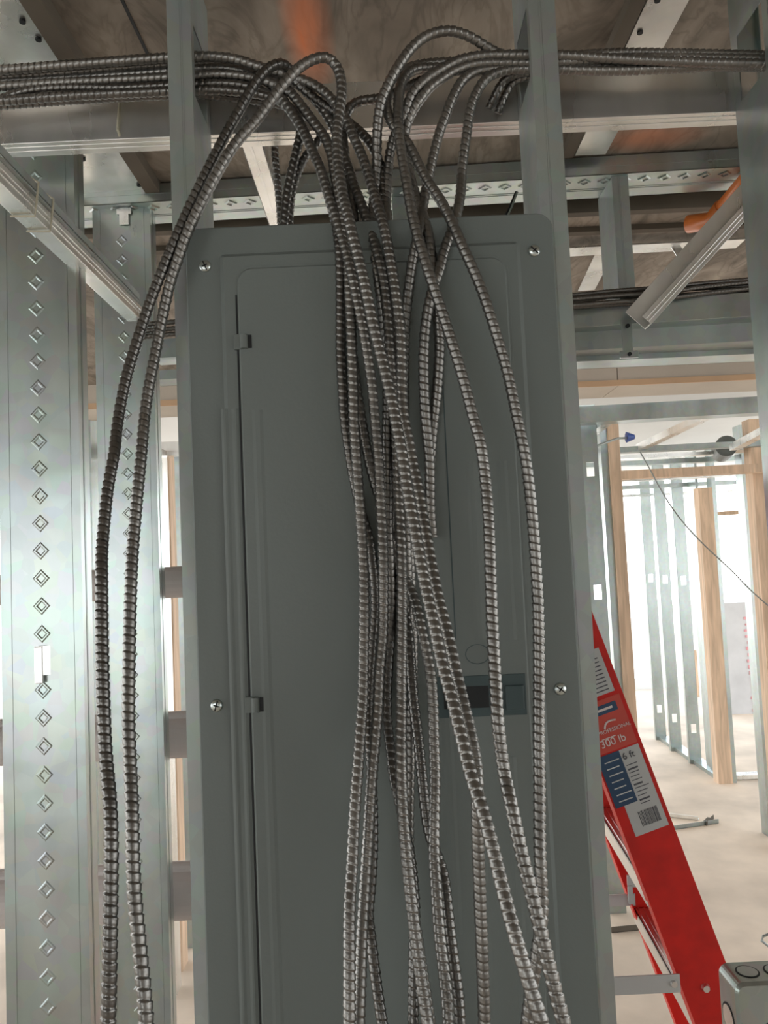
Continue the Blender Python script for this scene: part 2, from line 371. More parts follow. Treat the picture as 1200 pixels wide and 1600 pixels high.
# sloping-looking blocking track at the left (level, running away)
pA = PX(38, 312, XW1 + .012); pB = PX(216, 495, XW1 + .012); zt = (pA.z + pB.z) / 2
x1 = XW1 + .012
bm = bmesh.new()
ya, yb = .42, pB.y + .02
box(bm, (x1 - .0015, ya, zt - .004), (x1, yb, zt + .020)); box(bm, (x1 - .024, ya, zt - .004), (x1 - .0015, yb, zt - .0025)); box(bm, (x1 - .024, ya, zt + .0185), (x1 - .0015, yb, zt + .020))
for dz in (.005, .012): box(bm, (x1, ya, zt + dz), (x1 + .0008, yb, zt + dz + .0015))
bt = tag(mk('blocking_track', bm, M['galv_lit'], bevel=.0005), 'bright level steel track running away across the diamond studs at the left', 'steel track')
bm = bmesh.new(); box(bm, (x1 + .002, ya, zt + .025), (x1 + .0035, yb - .02, zt + .035)); box(bm, (x1 - .02, ya, zt + .0205), (x1 + .0035, yb - .02, zt + .022))
mk('upper_flange', bm, M['galv_dull'], bt)
for (px_, py_) in ((52, 325), (76, 345)):
    q = PX(px_, py_, x1); bm = bmesh.new()
    tube(bm, [(x1 - .026, q.y - .002, zt - .0055), (x1 + .0015, q.y, zt - .006), (x1 + .003, q.y + .002, zt + .012), (x1 + .005, q.y + .003, zt + .036), (x1 - .006, q.y + .003, zt + .044)], .0014, 8)
    mk('tie_wire', bm, M['tie'], bt)
# tie round the long track
bm = bmesh.new(); q = P(188, 160, .945)
tube(bm, [P(190, 134, .93), P(189, 150, .944), P(186, 175, .946), P(184, 203, .947), P(187, 212, .95), P(194, 222, .985)], .002, 8)
tag(mk('cable_tie', bm, M['tie']), 'pale tie strap looped round the long track and cables at the left', 'cable tie')

# pale pipes crossing behind the left wall
for (pyc, hh, lab) in ((910, .031, 'pale horizontal pipe behind the left studs, topmost of three'), (1152, .040, 'pale horizontal pipe behind the left studs, middle of three'), (1396, .048, 'thick pale horizontal pipe behind the left studs, lowest of three')):
    q = P(262, pyc, 1.52); bm = bmesh.new(); cyl(bm, (q.x - 1.3, 1.52, q.z), (q.x + .12, 1.52, q.z), hh, 28)
    o = tag(mk('plastic_pipe', bm, M['pvc'], smooth=False), lab, 'pipe')
    if pyc > 1000:
        bm = bmesh.new(); cyl(bm, (q.x - 1.3, 1.52, q.z + hh * .9), (q.x + .125, 1.52, q.z + hh * .9), hh * .34, 20); mk('thin_pipe', bm, M['pvc'], o)

# ================================================================ ELECTRICAL PANEL
root = empty('electrical_panel', Vector((0, YP, .9)), 'large grey electrical panel cover hung between two studs behind the cables', 'electrical panel')
cx0 = P(297, 650, YP).x; cx1 = P(881, 650, YP).x; cz1 = P(560, 345, YP).z; cz0 = cz1 - 1.09
def rrect(x0, x1, z0, z1, r, n=6):
    pts = []
    for (cx, cz, a0) in ((x1 - r, z1 - r, 0), (x0 + r, z1 - r, 90), (x0 + r, z0 + r, 180), (x1 - r, z0 + r, 270)):
        for k in range(n + 1):
            a = math.radians(a0 + 90 * k / n); pts.append((cx + r * math.cos(a), cz + r * math.sin(a)))
    return pts
def plate(bm, x0, x1, z0, z1, r, yb, yf, ch=.002, inner=None):
    """rounded plate from yb to yf (towards the viewer) with a chamfered edge"""
    rings = [[bm.verts.new((x, y, z)) for x, z in rrect(x0 + i, x1 - i, z0 + i, z1 - i, max(.001, r - i))] for y, i in ((yb, 0), (yf + ch, 0), (yf, ch))]
    for A, B in zip(rings, rings[1:]):
        for k in range(len(A)): bm.faces.new((A[k], A[(k + 1) % len(A)], B[(k + 1) % len(A)], B[k]))
    bm.faces.new(rings[-1]); bm.faces.new(rings[0][::-1])
bm = bmesh.new(); plate(bm, cx0, cx1, cz0, cz1, .018, YP + .004, YP, .0015)
mk('cover', bm, M['paint'], root)
bx0, bx1 = XL1 + .004, XR0 - .003
bm = bmesh.new()
box(bm, (bx0, YP + .006, cz0 + .02), (bx1, YP + .088, cz1 - .02)); mk('enclosure', bm, M['galv_dull'], root)
# raised field inside the screws
fx0 = P(343, 398, YP).x; fx1 = P(812, 378, YP).x; fz1 = P(343, 398, YP).z; fz0 = cz0 + (cz1 - fz1)
bm = bmesh.new(); plate(bm, fx0, fx1, fz0, fz1, .006, YP, YP - .005, .005); mk('raised_field', bm, M['paint'], root)
dx0 = P(372, 440, YP).x; dx1 = P(791, 450, YP).x; dz1 = P(420, 421, YP).z; dz0 = cz0 + .05
bm = bmesh.new(); plate(bm, dx0 - .003, dx1 + .003, dz0 - .003, dz1 + .003, .02, YP - .005, YP - .0054, .0002)
mk('door_gap', bm, M['paint'], root)
bm = bmesh.new(); box(bm, (dx0 - .0026, YP - .0062, dz0), (dx0 - .0008, YP - .0052, dz1 - .03)); mk('door_seam', bm, M['black'], root)
# door with an opening for the latch
lz = P(775, 1086, YP - .008); lx0 = P(722, 1086, YP - .008).x - .03; lx1 = P(822, 1086, YP - .008).x; lz0 = P(775, 1118, YP - .008).z; lz1 = P(775, 1054, YP - .008).z
yf = YP - .0085
bm = bmesh.new()
plate(bm, dx0, dx1, dz0, dz1, .017, YP - .0055, yf, .002)
def rib(bm, pxa, pya, pxb, pyb, w=.006, h=.0006):
    xa = (P(pxa, pya, yf).x + P(pxb, pyb, yf).x) / 2; za = P(pxa, pya, yf).z; zb = max(P(pxb, pyb, yf).z, dz0 + .02)
    prof = [(-w, 0), (-w * .4, h), (w * .4, h), (w, 0)]
    A = [bm.verts.new((xa + u, yf - v, za)) for u, v in prof]; B = [bm.verts.new((xa + u, yf - v, zb)) for u, v in prof]
    for k in range(3): bm.faces.new((A[k], A[k + 1], B[k + 1], B[k]))
    bm.faces.new(A); bm.faces.new(B[::-1])
for r in ((412, 640, 428, 1700), (742, 720, 744, 1000), (788, 720, 795, 1000), (700, 1110, 712, 1460), (754, 1182, 762, 1700), (808, 1182, 816, 1700)): rib(bm, *r)
door = mk('door', bm, M['paint'], root)
# groove line in the door and its frame rib lines on the cover
bm = bmesh.new(); q = P(694, 640, yf).x; q2x = P(698, 800, yf).x
box(bm, (q - .0007, yf - .0003, P(700, 1000, yf).z), (q + .0007, yf, P(694, 480, yf).z)); mk('door_fold', bm, M['paint_teal'], door)
bm = bmesh.new()
for pxx in (356, 373):
    u = P(pxx + 6, 1000, YP - .005).x; prof = [(-.004, 0), (-.001, .0012), (.001, .0012), (.004, 0)]
    za, zb = P(pxx, 640, YP).z, fz0 + .03
    if u > dx0 - .006: u = dx0 - .007
    A = [bm.verts.new((u + a, YP - .005 - b, za)) for a, b in prof]; B = [bm.verts.new((u + a, YP - .005 - b, zb)) for a, b in prof]
    for k in range(3): bm.faces.new((A[k], A[k + 1], B[k + 1], B[k]))
    bm.faces.new(A); bm.faces.new(B[::-1])
mk('frame_rib', bm, M['paint'], root)
# latch
bm = bmesh.new(); box(bm, (lx0, yf - .0010, lz0), (lx1, yf, lz1)); la = mk('latch', bm, M['paint_teal'], door, bevel=.0003)
bm = bmesh.new(); hx1 = P(764, 1095, yf).x; box(bm, (lx0 + .01, yf - .0016, P(740, 1106, yf).z), (hx1, yf - .0008, P(740, 1072, yf).z)); mk('finger_slot', bm, M['black'], la)
bm = bmesh.new(); box(bm, (hx1 + .018, yf - .0035, lz0 + .006), (lx1 - .003, yf - .001, lz1 - .012)); mk('slide', bm, M['paint_teal'], la, bevel=.0006)
bm = bmesh.new(); q = P(746, 1022, yf)
for k in range(24):
    a0, a1 = 2 * math.pi * k / 24, 2 * math.pi * (k + 1) / 24
    v = [bm.verts.new((q.x + r_ * math.cos(a) * 1.25, yf - .0006, q.z + r_ * math.sin(a))) for r_, a in ((.010, a0), (.010, a1), (.0108, a1), (.0108, a0))]; bm.faces.new(v)
mk('lock_knockout', bm, M['paint_teal'], door)
# hinges
for (hx, hy) in ((380, 534), (398, 1101)):
    q = P(hx, hy, yf); bm = bmesh.new()
    box(bm, (q.x - .010, yf - .0015, q.z - .0085), (q.x - .001, yf + .003, q.z + .0085)); cyl(bm, (q.x + .001, yf - .001, q.z - .008), (q.x + .001, yf - .001, q.z + .008), .0045, 16)
    h = mk('hinge', bm, M['paint'], root, bevel=.0005)
    bm = bmesh.new(); box(bm, (q.x + .0055, yf - .0006, q.z - .0075), (q.x + .0095, yf, q.z + .0075)); mk('hinge_slot', bm, M['black'], h)
# cover screws
for (sx_, sy_) in ((320, 415), (835, 391), (338, 1103), (876, 1077), (356, 1791), (914, 1763)):
    q = P(sx_, sy_, YP - .002); bm = bmesh.new()
    N = 20; prof = [(.0070, 0), (.0068, .0012), (.0055, .0026), (.003, .0033)]; prev = None
    for r_, h_ in prof:
        R = [bm.verts.new((q.x + r_ * math.cos(2 * math.pi * k / N), YP - h_, q.z + r_ * math.sin(2 * math.pi * k / N))) for k in range(N)]
        if prev:
            for k in range(N): bm.faces.new((prev[k], prev[(k + 1) % N], R[(k + 1) % N], R[k]))
        prev = R
    bm.faces.new(prev)
    sc = mk('screw', bm, M['zinc'], root, smooth=True); sc['label'] = 'shiny zinc cover screw'
    bm = bmesh.new(); a = random.uniform(.5, 2.6); m4 = Matrix.Translation((q.x, YP - .0031, q.z)) @ Matrix.Rotation(a, 4, 'Y')
    obox(bm, m4, (-.0055, -.0008, -.0007), (.0055, .0006, .0007)); obox(bm, m4, (-.0007, -.0008, -.003), (.0007, .0006, .003)); mk('slot', bm, M['black'], sc)

# ================================================================ ARMOURED CABLES
def path(pts):
    """(px,py[,distance]) -> 3-D; the distance is interpolated between the places where it is given"""
    n = len(pts); known = [(i, p[2]) for i, p in enumerate(pts) if len(p) > 2]; out = []
    for i, p in enumerate(pts):
        lo = [k for k in known if k[0] <= i]; hi = [k for k in known if k[0] >= i]
        if not lo: Y = hi[0][1]
        elif not hi: Y = lo[-1][1]
        elif lo[-1][0] == hi[0][0]: Y = lo[-1][1]
        else:
            t = (i - lo[-1][0]) / (hi[0][0] - lo[-1][0]); Y = lo[-1][1] + (hi[0][1] - lo[-1][1]) * t
        out.append(P(p[0], p[1], Y))
    return out
def cable(label, pts, mat='cable', dia=.0124, group=None, **k):
    p3 = path(pts); rr = random.Random(len(pts) * 7 + int(pts[0][0]) + int(pts[-1][0]))
    for end in (0, -1):                                   # the hanging ends run on down to the floor below the picture
        if pts[end][1] >= 1600:
            q = p3[end]; d = (p3[0] - p3[2]) if end == 0 else (p3[-1] - p3[-3]); d.normalize(); dx = Vector((d.x, d.y, 0)) * .25; a = rr.uniform(2.4, 4.0)
            tail = [q + dx * .6 + Vector((0, 0, -.28)), Vector((q.x, q.y, .30)) + dx, Vector((q.x, q.y, .06)) + dx + Vector((math.cos(a), math.sin(a), 0)) * .05,
                    Vector((q.x, q.y, .009)) + dx + Vector((math.cos(a), math.sin(a), 0)) * .16, Vector((q.x, q.y, .009)) + dx + Vector((math.cos(a + .5), math.sin(a + .5), 0)) * .34]
            p3 = tail[::-1] + p3 if end == 0 else p3 + tail
    return tag(armour('armoured_cable', p3, M[mat], dia, **k), label, 'cable', group)
LT = 'armoured cable'
# --- two loops hanging at the left
cable('dark armoured cable hanging furthest left in front of the diamond stud',
      [(169, 1640, .60), (169, 1600, .60), (171, 1529), (172, 1471, .61), (173, 1398), (174, 1325, .63), (172, 1252), (166, 1194, .66), (163, 1137), (161, 1079), (160, 1021, .69), (159, 962), (159, 904, .71), (159, 863), (163, 817), (169, 758, .75), (179, 709), (181, 685), (187, 641, .79), (195, 601), (204, 566), (217, 525), (230, 484, .82), (251, 429), (262, 402), (280, 360, .83), (300, 315), (325, 265, .84), (350, 215), (370, 180), (400, 127, .86), (420, 106), (437, 99, .87), (449, 104), (459, 120, .895), (472, 137), (492, 155, .90), (530, 180), (553, 198, .90), (567, 210), (580, 225), (592, 250, .885), (598, 290), (602, 330, .872), (608, 400, .845), (616, 500, .843), (620, 600), (618, 700), (612, 800), (608, 900), (606, 1000)],
      'cable_dark')
cable('thick armoured cable looping from the left over the top and down the centre in front',
      [(229, 1640, .62), (229, 1600, .62), (223, 1529), (217, 1471, .64), (210, 1398), (207, 1325, .66), (206, 1252), (203, 1194, .69), (201, 1137), (201, 1079), (202, 1021, .72), (203, 962), (205, 904, .74), (207, 863), (211, 817), (216, 758, .77), (221, 709), (224, 670), (227, 642, .80), (232, 607), (239, 572), (245, 540), (258, 475, .825), (267, 437), (280, 400), (294, 359, .825), (322, 303), (337, 275, .83), (357, 240), (375, 215), (400, 190, .84), (428, 150), (447, 127), (462, 110), (480, 97, .85), (503, 89), (517, 93), (528, 107, .86), (533, 125), (534, 145, .855), (531, 170), (528, 193), (526, 210, .845), (527, 235), (528, 257, .835), (533, 287), (538, 315), (545, 340, .81), (550, 365), (562, 410), (572, 453, .795), (582, 503), (592, 543), (602, 583, .785), (612, 625), (620, 667), (627, 700, .77), (635, 758), (642, 797), (649, 834), (658, 884, .745), (668, 932), (680, 984), (690, 1036, .715), (704, 1084), (714, 1124), (726, 1172, .68), (738, 1220), (754, 1264), (773, 1337, .645), (790, 1407), (808, 1473, .62), (827, 1537), (846, 1597, .61), (858, 1640)],
      'cable', .0126)
# --- cables fed from the left run
def leftrun(ys, Y):
    (a, b, c) = ys; return [(-60, a + 2, Y), (0, a, Y), (100, b, Y), (263, c, Y)]
cable('armoured cable from the top of the left run, crossing to the right of centre',
      leftrun((110, 102, 90), .892) + [(300, 88), (345, 89, .892), (375, 94), (400, 103), (440, 113, .895), (473, 125), (492, 133), (508, 145, .89), (520, 157), (530, 172), (542, 188, .88), (548, 203), (555, 220), (563, 237, .87), (572, 262), (583, 297, .85), (593, 330), (602, 363, .825), (608, 397), (615, 433), (620, 470, .81), (626, 513), (628, 557), (628, 610, .805), (631, 655), (638, 683), (645, 723, .80), (653, 758), (661, 806, .785), (669, 852), (677, 896, .765), (687, 944), (698, 984, .745), (708, 1030), (718, 1074, .725), (728, 1116), (739, 1164, .71), (745, 1205), (746, 1240, .705), (746, 1293), (749, 1378, .72), (754, 1505), (757, 1597, .73), (758, 1640)])
cable('armoured cable from the left run ending thick at the bottom, left of the centre bunch',
      leftrun((135, 129, 121), .895) + [(310, 118), (350, 116, .90), (400, 122), (430, 132, .90), (453, 143), (465, 158), (477, 173, .89), (487, 187), (497, 200), (507, 213, .88), (513, 227), (519, 245, .87), (524, 280), (530, 310), (538, 345, .845), (543, 400), (546, 453, .828), (548, 490), (550, 550, .822), (552, 605), (553, 658, .818), (556, 700), (560, 760, .815), (564, 816), (567, 864, .81), (569, 912), (569, 960, .80), (568, 1040), (567, 1096, .785), (563, 1144), (560, 1192, .765), (554, 1267), (550, 1362, .735), (546, 1410), (546, 1505, .71), (546, 1597, .70), (547, 1640)])
cable('armoured cable bending down left of the crossing, second from left at the bottom centre',
      leftrun((128, 123, 112), .908) + [(310, 108), (350, 106, .91), (390, 115), (420, 128, .905), (440, 152, .90), (450, 168), (462, 185), (472, 202, .89), (480, 218), (488, 237, .88), (498, 257), (510, 293, .86), (515, 310), (522, 330), (528, 350, .845), (540, 390), (550, 428, .825), (557, 463), (565, 500, .818), (572, 540), (581, 600, .818), (585, 645), (588, 683, .818), (592, 723), (594, 783, .815), (597, 832), (599, 880, .805), (599, 936), (598, 1000, .80), (593, 1040), (591, 1088, .79), (588, 1140), (582, 1200, .77), (575, 1315, .755), (567, 1435, .74), (564, 1511), (561, 1597, .72), (561, 1640)])
cable('armoured cable in the middle bunch running straight down and swinging right below the latch',
      leftrun((120, 113, 100), .905) + [(310, 98), (345, 98, .91), (375, 102), (410, 112, .915), (440, 122), (472, 135, .91), (487, 148), (497, 162, .905), (507, 175), (518, 192), (530, 220, .90), (538, 245, .895), (547, 270), (552, 287, .885), (558, 303), (565, 320), (572, 340, .865), (583, 373), (593, 407, .84), (600, 447), (605, 490, .835), (608, 530), (611, 570, .833), (616, 620), (620, 700, .83), (622, 767), (624, 806, .82), (627, 856, .81), (628, 908), (628, 990, .80), (627, 1040), (627, 1100, .79), (626, 1190, .77), (628, 1250, .76), (632, 1309), (640, 1385, .745), (649, 1461), (659, 1537, .73), (668, 1597, .72), (674, 1640)])
cable('thin looking armoured cable at the left edge of the bunch, emerging lowest at bottom left',
      [(-60, 170, .90), (0, 157, .895), (20, 148), (60, 139), (133, 137), (187, 138), (263, 134, .895), (310, 132), (350, 130, .90), (400, 137), (440, 160, .905), (465, 185), (485, 225, .90), (500, 265), (514, 310, .87), (525, 350, .85), (530, 385, .840), (532, 430, .838), (532, 487), (532, 553, .838), (535, 605), (538, 655, .837), (543, 690), (548, 723), (556, 765, .837), (568, 812), (578, 846, .836), (581, 876), (585, 905), (587, 950, .836), (583, 1000), (579, 1050, .83), (577, 1090), (576, 1130, .82), (580, 1200, .80), (583, 1283), (582, 1347, .785), (578, 1400), (575, 1430, .775), (579, 1460), (586, 1521, .76), (597, 1597, .75), (605, 1640)],
      'cable_dark', .0115)
cable('armoured cable dropping behind the panel top, just left of the centre bunch',
      leftrun((158, 150, 143), .89) + [(320, 140), (360, 142, .90), (400, 146), (440, 158, .905), (464, 180, .91), (471, 200), (466, 225, .915), (460, 250), (454, 275, .918), (449, 300), (446, 325), (444, 345, .92), (443, 380)],
      'cable_dark', .0122)
cable('curled armoured cable behind the one that drops behind the panel top',
      leftrun((165, 157, 149), .908) + [(320, 148), (360, 152, .925), (405, 158), (450, 166, .93), (490, 190, .93), (502, 207, .928), (496, 224), (482, 237, .928), (469, 260), (460, 285), (454, 310), (452, 345, .925), (451, 385)],
      'cable_dark', .0110)
cable('armoured cable glimpsed in the gap under the long track, leftmost behind the panel top',
      [(345, 125, .925), (385, 140, .93), (415, 165, 1.0), (427, 195, 1.03), (429, 225, 1.03), (431, 260), (436, 310), (439, 350, 1.03), (440, 420)], 'cable_dark', .011)
# --- cables fed from the right run
def rightrun(ys, Y):
    (a, b, c) = ys; return [(800, a, Y), (877, a, Y), (960, b, Y), (1140, c, Y), (1230, c + 1, Y)]
def rcable(label, pts, run, Y, *a, **k): return cable(label, pts[:] [::-1][::-1] + rightrun(run, Y), *a, **k)
rcable('armoured cable arching highest against the sheathing, right of centre',
      [(604, 1010, .838), (612, 940), (607, 850, .838), (605, 750), (604, 690, .838), (606, 640), (605, 570, .842), (601, 520), (597, 480, .842), (592, 447), (587, 415, .845), (583, 387), (581, 355, .862), (583, 320, .875), (587, 287), (588, 262, .875), (589, 237), (589, 212, .865), (591, 185), (595, 160, .86), (604, 137), (615, 115, .86), (630, 92), (647, 70, .865), (670, 54), (695, 48, .87), (715, 50), (740, 60, .88), (762, 75), (785, 86, .895)],
      (89, 82, 86), .90)
rcable('armoured cable passing in front right of the latch, second long one from the right',
      [(893, 1640, .62), (880, 1597, .625), (862, 1527), (845, 1457, .64), (830, 1393), (813, 1327, .66), (797, 1250), (788, 1210, .69), (782, 1167), (777, 1120, .70), (774, 1062), (770, 992, .73), (767, 917), (765, 842, .755), (762, 787), (757, 737, .775), (750, 687), (742, 662), (730, 615, .79), (715, 562), (697, 507, .80), (684, 467), (672, 432, .805), (661, 397), (651, 363, .82), (643, 330), (637, 293, .835), (630, 252), (623, 207, .855), (622, 168), (624, 140, .875), (632, 119), (645, 109), (660, 106, .895), (700, 106), (745, 103, .912)],
      (101, 99, 94), .915, 'cable', .0126)
rcable('armoured cable arching beneath the highest loop and vanishing behind the centre crossing',
      [(640, 990, .838), (638, 930), (636, 880, .838), (635, 850), (632, 800, .84), (628, 700), (622, 600, .842), (618, 500), (610, 400, .85), (604, 350), (603, 315, .875), (605, 287), (607, 258, .882), (611, 228), (620, 203, .88), (630, 185), (637, 163, .875), (643, 148), (655, 133, .875), (668, 122), (683, 112, .878), (700, 102), (720, 93, .885), (745, 88), (768, 86, .89)],
      (86, 92, 99), .888)
rcable('armoured cable of the second arch, reappearing at the right edge of the middle bunch',
      [(672, 735, .836), (674, 693, .836), (679, 645), (683, 610, .836), (685, 578), (687, 543, .838), (685, 510), (681, 460, .840), (675, 405), (669, 365, .848), (662, 338), (652, 315, .868), (642, 280), (633, 240, .88), (632, 210), (638, 187, .878), (645, 173), (653, 160, .876), (663, 147), (673, 135, .878), (687, 125), (703, 114, .884), (720, 106), (740, 100), (765, 98, .892)],
      (98, 90, 92), .893)
rcable('armoured cable curving down from the right run behind the latch side crossing',
      [(676, 1620, .775), (666, 1560, .78), (656, 1490, .785), (648, 1440, .79), (640, 1370, .80), (638, 1283, .81), (641, 1180, .82), (641, 1130, .83), (646, 1040, .838), (643, 930, .842), (637, 800), (631, 640, .843), (632, 540), (633, 503, .842), (636, 475), (640, 440, .838), (645, 405), (651, 375, .840), (657, 350), (660, 327, .862), (664, 305), (670, 275, .875), (676, 247), (681, 227, .88), (687, 205), (695, 185, .882), (702, 165), (710, 147, .885), (719, 130), (732, 117, .89), (748, 110), (770, 108, .895)],
      (104, 107, 97), .898)
rcable('rightmost long armoured cable hanging down the right side of the grey door',
      [(820, 1640, .70), (824, 1597, .70), (829, 1555), (836, 1510, .70), (841, 1475), (846, 1440, .705), (847, 1407), (844, 1350, .715), (843, 1300), (843, 1233, .735), (842, 1167), (842, 1100, .755), (842, 1050), (841, 950, .775), (838, 900), (835, 850, .785), (826, 750), (818, 700, .79), (805, 640), (795, 590, .80), (780, 537), (767, 495, .805), (750, 445), (725, 390, .815), (712, 360), (700, 335, .83), (687, 310), (670, 287, .845), (655, 260), (640, 228, .858), (626, 210), (611, 192, .868), (604, 168), (604, 145, .878), (611, 124, .888), (628, 110, .90), (660, 100, .905), (710, 97), (755, 95, .91)],
      (95, 99, 104), .915)
rcable('armoured cable descending from the right run and crossing behind the front pair to the left',
      [(676, 840, .828), (672, 800, .826), (672, 750), (671, 713, .826), (667, 675), (664, 642, .826), (662, 595), (662, 547, .828), (665, 507), (671, 470, .828), (679, 443), (687, 422, .835), (692, 400), (700, 375, .842), (709, 352), (716, 325, .862), (720, 300), (721, 275, .88), (725, 237), (729, 212, .885), (732, 185), (738, 160, .888), (747, 140), (758, 124, .892), (775, 114)],
      (108, 111, 102), .897, 'cable', .0124)
rcable('armoured cable sagging level behind the crossing from the right run to the left',
      [(563, 455, .842), (560, 400, .85), (555, 350, .868), (548, 300, .885), (540, 250, .90), (536, 215), (537, 192, .905), (543, 173), (553, 162, .907), (567, 157), (585, 155, .907), (600, 152), (625, 142, .91), (660, 125), (700, 112, .912), (745, 106)],
      (104, 104, 99), .917, 'cable_dark')
cable('armoured cable at the right edge of the centre bunch, straightening below the latch',
      [(552, 560, .843), (556, 600, .842), (562, 638), (566, 663, .842), (573, 703), (582, 742, .842), (592, 775), (606, 820, .842), (617, 866, .842), (630, 900), (644, 926, .83), (653, 956), (660, 990, .81), (668, 1026), (673, 1052, .80), (677, 1100), (678, 1156, .79), (680, 1212), (679, 1260, .775), (678, 1331), (681, 1378, .76), (687, 1467), (697, 1543, .74), (701, 1597, .73), (704, 1640)], 'cable')
cable('armoured cable showing between the middle bunch and the straight cable right of it',
      [(622, 900, .843), (632, 950, .838), (640, 1006, .825), (643, 1060), (648, 1112, .815), (654, 1160), (661, 1230, .80), (668, 1290), (680, 1330, .79), (692, 1362, .785), (697, 1397), (705, 1473, .77), (716, 1552), (719, 1597, .76), (722, 1640)], 'cable_dark')
cable('dark armoured cable partly hidden behind the middle bunch low down',
      [(604, 900, .843), (612, 960, .84), (609, 1010), (606, 1050, .838), (604, 1100), (606, 1140, .825), (611, 1176), (614, 1210, .81), (626, 1260, .80), (640, 1330, .79), (648, 1400, .78), (648, 1450), (646, 1505, .77), (646, 1597, .76), (646, 1640)], 'cable_dark', .0115)
cable('short dark armoured cable dropping behind the long track at the right stud, upper',
      [(830, 112, .905), (800, 118, .905), (785, 128, .91), (774, 148, .915), (764, 170, .925), (758, 190, .93), (752, 230, .93), (748, 330, .93), (748, 400, .93)][:5], 'cable_dark', .0105)
cable('short dark armoured cable dropping behind the long track at the right stud, lower',
      [(830, 118, .92), (802, 126, .92), (793, 140, .925), (784, 160, .93), (778, 178, .935)], 'cable_dark', .0105)

# ================================================================ FRAMING BEYOND THE PANEL
Z0 = EYE.z
def bar(name, label, cat, a, b, h, d, mat, group=None, up=Z_, bevel=0., hollow=False):
    """bar whose lower front edge runs a -> b; h tall (along up), d deep (away from the viewer)"""
    L = (b - a).length; m4 = frame(a, b - a, up); bm = bmesh.new()
    if hollow:
        t = .0015; obox(bm, m4, (0, 0, 0), (L, t, h)); obox(bm, m4, (0, t, 0), (L, d, t)); obox(bm, m4, (0, d - t, 0), (L, d, h))
    else: obox(bm, m4, (0, 0, 0), (L, d, h))
    return tag(mk(name, bm, M[mat], bevel=bevel), label, cat, group)
def hbar(name, label, cat, p1, p2, Y1, h, d, mat, ext=0., **k):
    """level bar through two pixels of its lower edge: the first at distance Y1, the second at the same height"""
    a = P(p1[0], p1[1], Y1); b = PZ(p2[0], p2[1], a.z); a, b = a - (b - a) * ext, b + (b - a) * ext * .6; return bar(name, label, cat, a, b, h, d, mat, **k)
# wall top track parallel to the panel wall: web downwards, embossed
a = P(885, 279, 1.36); zb1 = a.z
a = Vector((-.62, 1.385, zb1)); b = Vector((.95, 1.335, zb1)); m4 = frame(a, b - a, Z_); L = (b - a).length; bm = bmesh.new()
obox(bm, m4, (0, 0, 0), (L, .092, .0015)); obox(bm, m4, (0, 0, 0), (L, .0015, .034)); obox(bm, m4, (0, .0905, 0), (L, .092, .034)); obox(bm, m4, (0, -.0008, .015), (L, 0, .017))
for dy in (.052, .058): obox(bm, m4, (0, dy, -.0008), (L, dy + .002, 0))
mm = m4 @ Matrix(((0, 0, 1, 0), (1, 0, 0, .022), (0, 1, 0, 0), (0, 0, 0, 1)))
v = .03
while v < L:
    diamond(bm, m4 @ Matrix.Translation((v, .024, 0)) @ Matrix.Rotation(math.pi / 2, 4, 'X'), 0, 0, .013, .002, -1); v += .0365
tag(mk('top_track', bm, M['galv'], bevel=0), 'steel top track with embossed underside crossing behind the panel just under the sheathing', 'steel track')
bm = bmesh.new(); box(bm, (-3.4, 1.50, CZ - .04), (4.6, 1.52, CZ)); box(bm, (-3.4, 1.66, CZ - .012), (4.6, 1.68, CZ)); tag(mk('dark_joist', bm, M['wood_dark']), 'dark timber under the sheathing beyond the top track', 'joist')
hbar('ledger_track', 'thin bright steel strip across the brown sheathing beyond the right stud', 'steel strip', (885, 388), (1165, 374), 1.72, .004, .05, 'galv_lit')
a = PZ(903, 455, CZ - .004); b = PZ(935, 386, CZ - .004); bar('ceiling_strip', 'bright slanting steel strip on the sheathing right of the panel stud', 'steel strip', a, b, .003, .045, 'galv_lit')
# ceiling joist flanges at upper right, running away
for (x_a, x_b, wdt, nm, mt, lab) in ((1010, 980, .055, 'ceiling_track', 'galv_lit', 'bright steel track running away on the sheathing at the upper right'),):
    q = PZ(x_a, 0, CZ - .012); bm = bmesh.new(); box(bm, (q.x, 0, CZ - .012), (q.x + wdt, 1.33, CZ - .0105)); box(bm, (q.x, 0, CZ - .012), (q.x + .0015, 1.33, CZ)); box(bm, (q.x + wdt, 0, CZ - .012), (q.x + wdt + .0015, 1.33, CZ))
    o = tag(mk(nm, bm, M[mt]), lab, 'steel track')
    for (u, v) in ((1000, 50), (1027, 0)):
        s = PZ(u, v, CZ - .0125); bm = bmesh.new(); cyl(bm, (s.x, s.y, s.z - .002), (s.x, s.y, s.z), .004, 12); mk('screw', bm, M['black'], o)
    bm = bmesh.new(); box(bm, (q.x - .022, 0, CZ - .016), (q.x - .002, 1.33, CZ)); tag(mk('dark_strip', bm, M['wood_dark']), 'narrow dark strip beside the ceiling track at the upper right', 'batten')  # dark strip along the left edge of this track
# small stud under the top track
q = P(957, 300, 1.36); channel('cripple_stud', 'short steel stud hanging under the top track right of the panel', 'metal stud', Vector((q.x, 1.36 + .09, P(960, 470, 1.36).z)), Z_, -Y_, zb1 - P(960, 470, 1.36).z, W=.09, F=.030, mat='galv_dull', bevel=.0005)
q = P(613, 300, 1.37); channel('cripple_stud', 'short steel stud glimpsed between the cables just above the panel top', 'metal stud', Vector((q.x, 1.40 + .06, P(613, 400, 1.40).z - .3)), Z_, -Y_, zb1 - P(613, 400, 1.40).z + .3, W=.06, F=.028, mat='galv_dull')
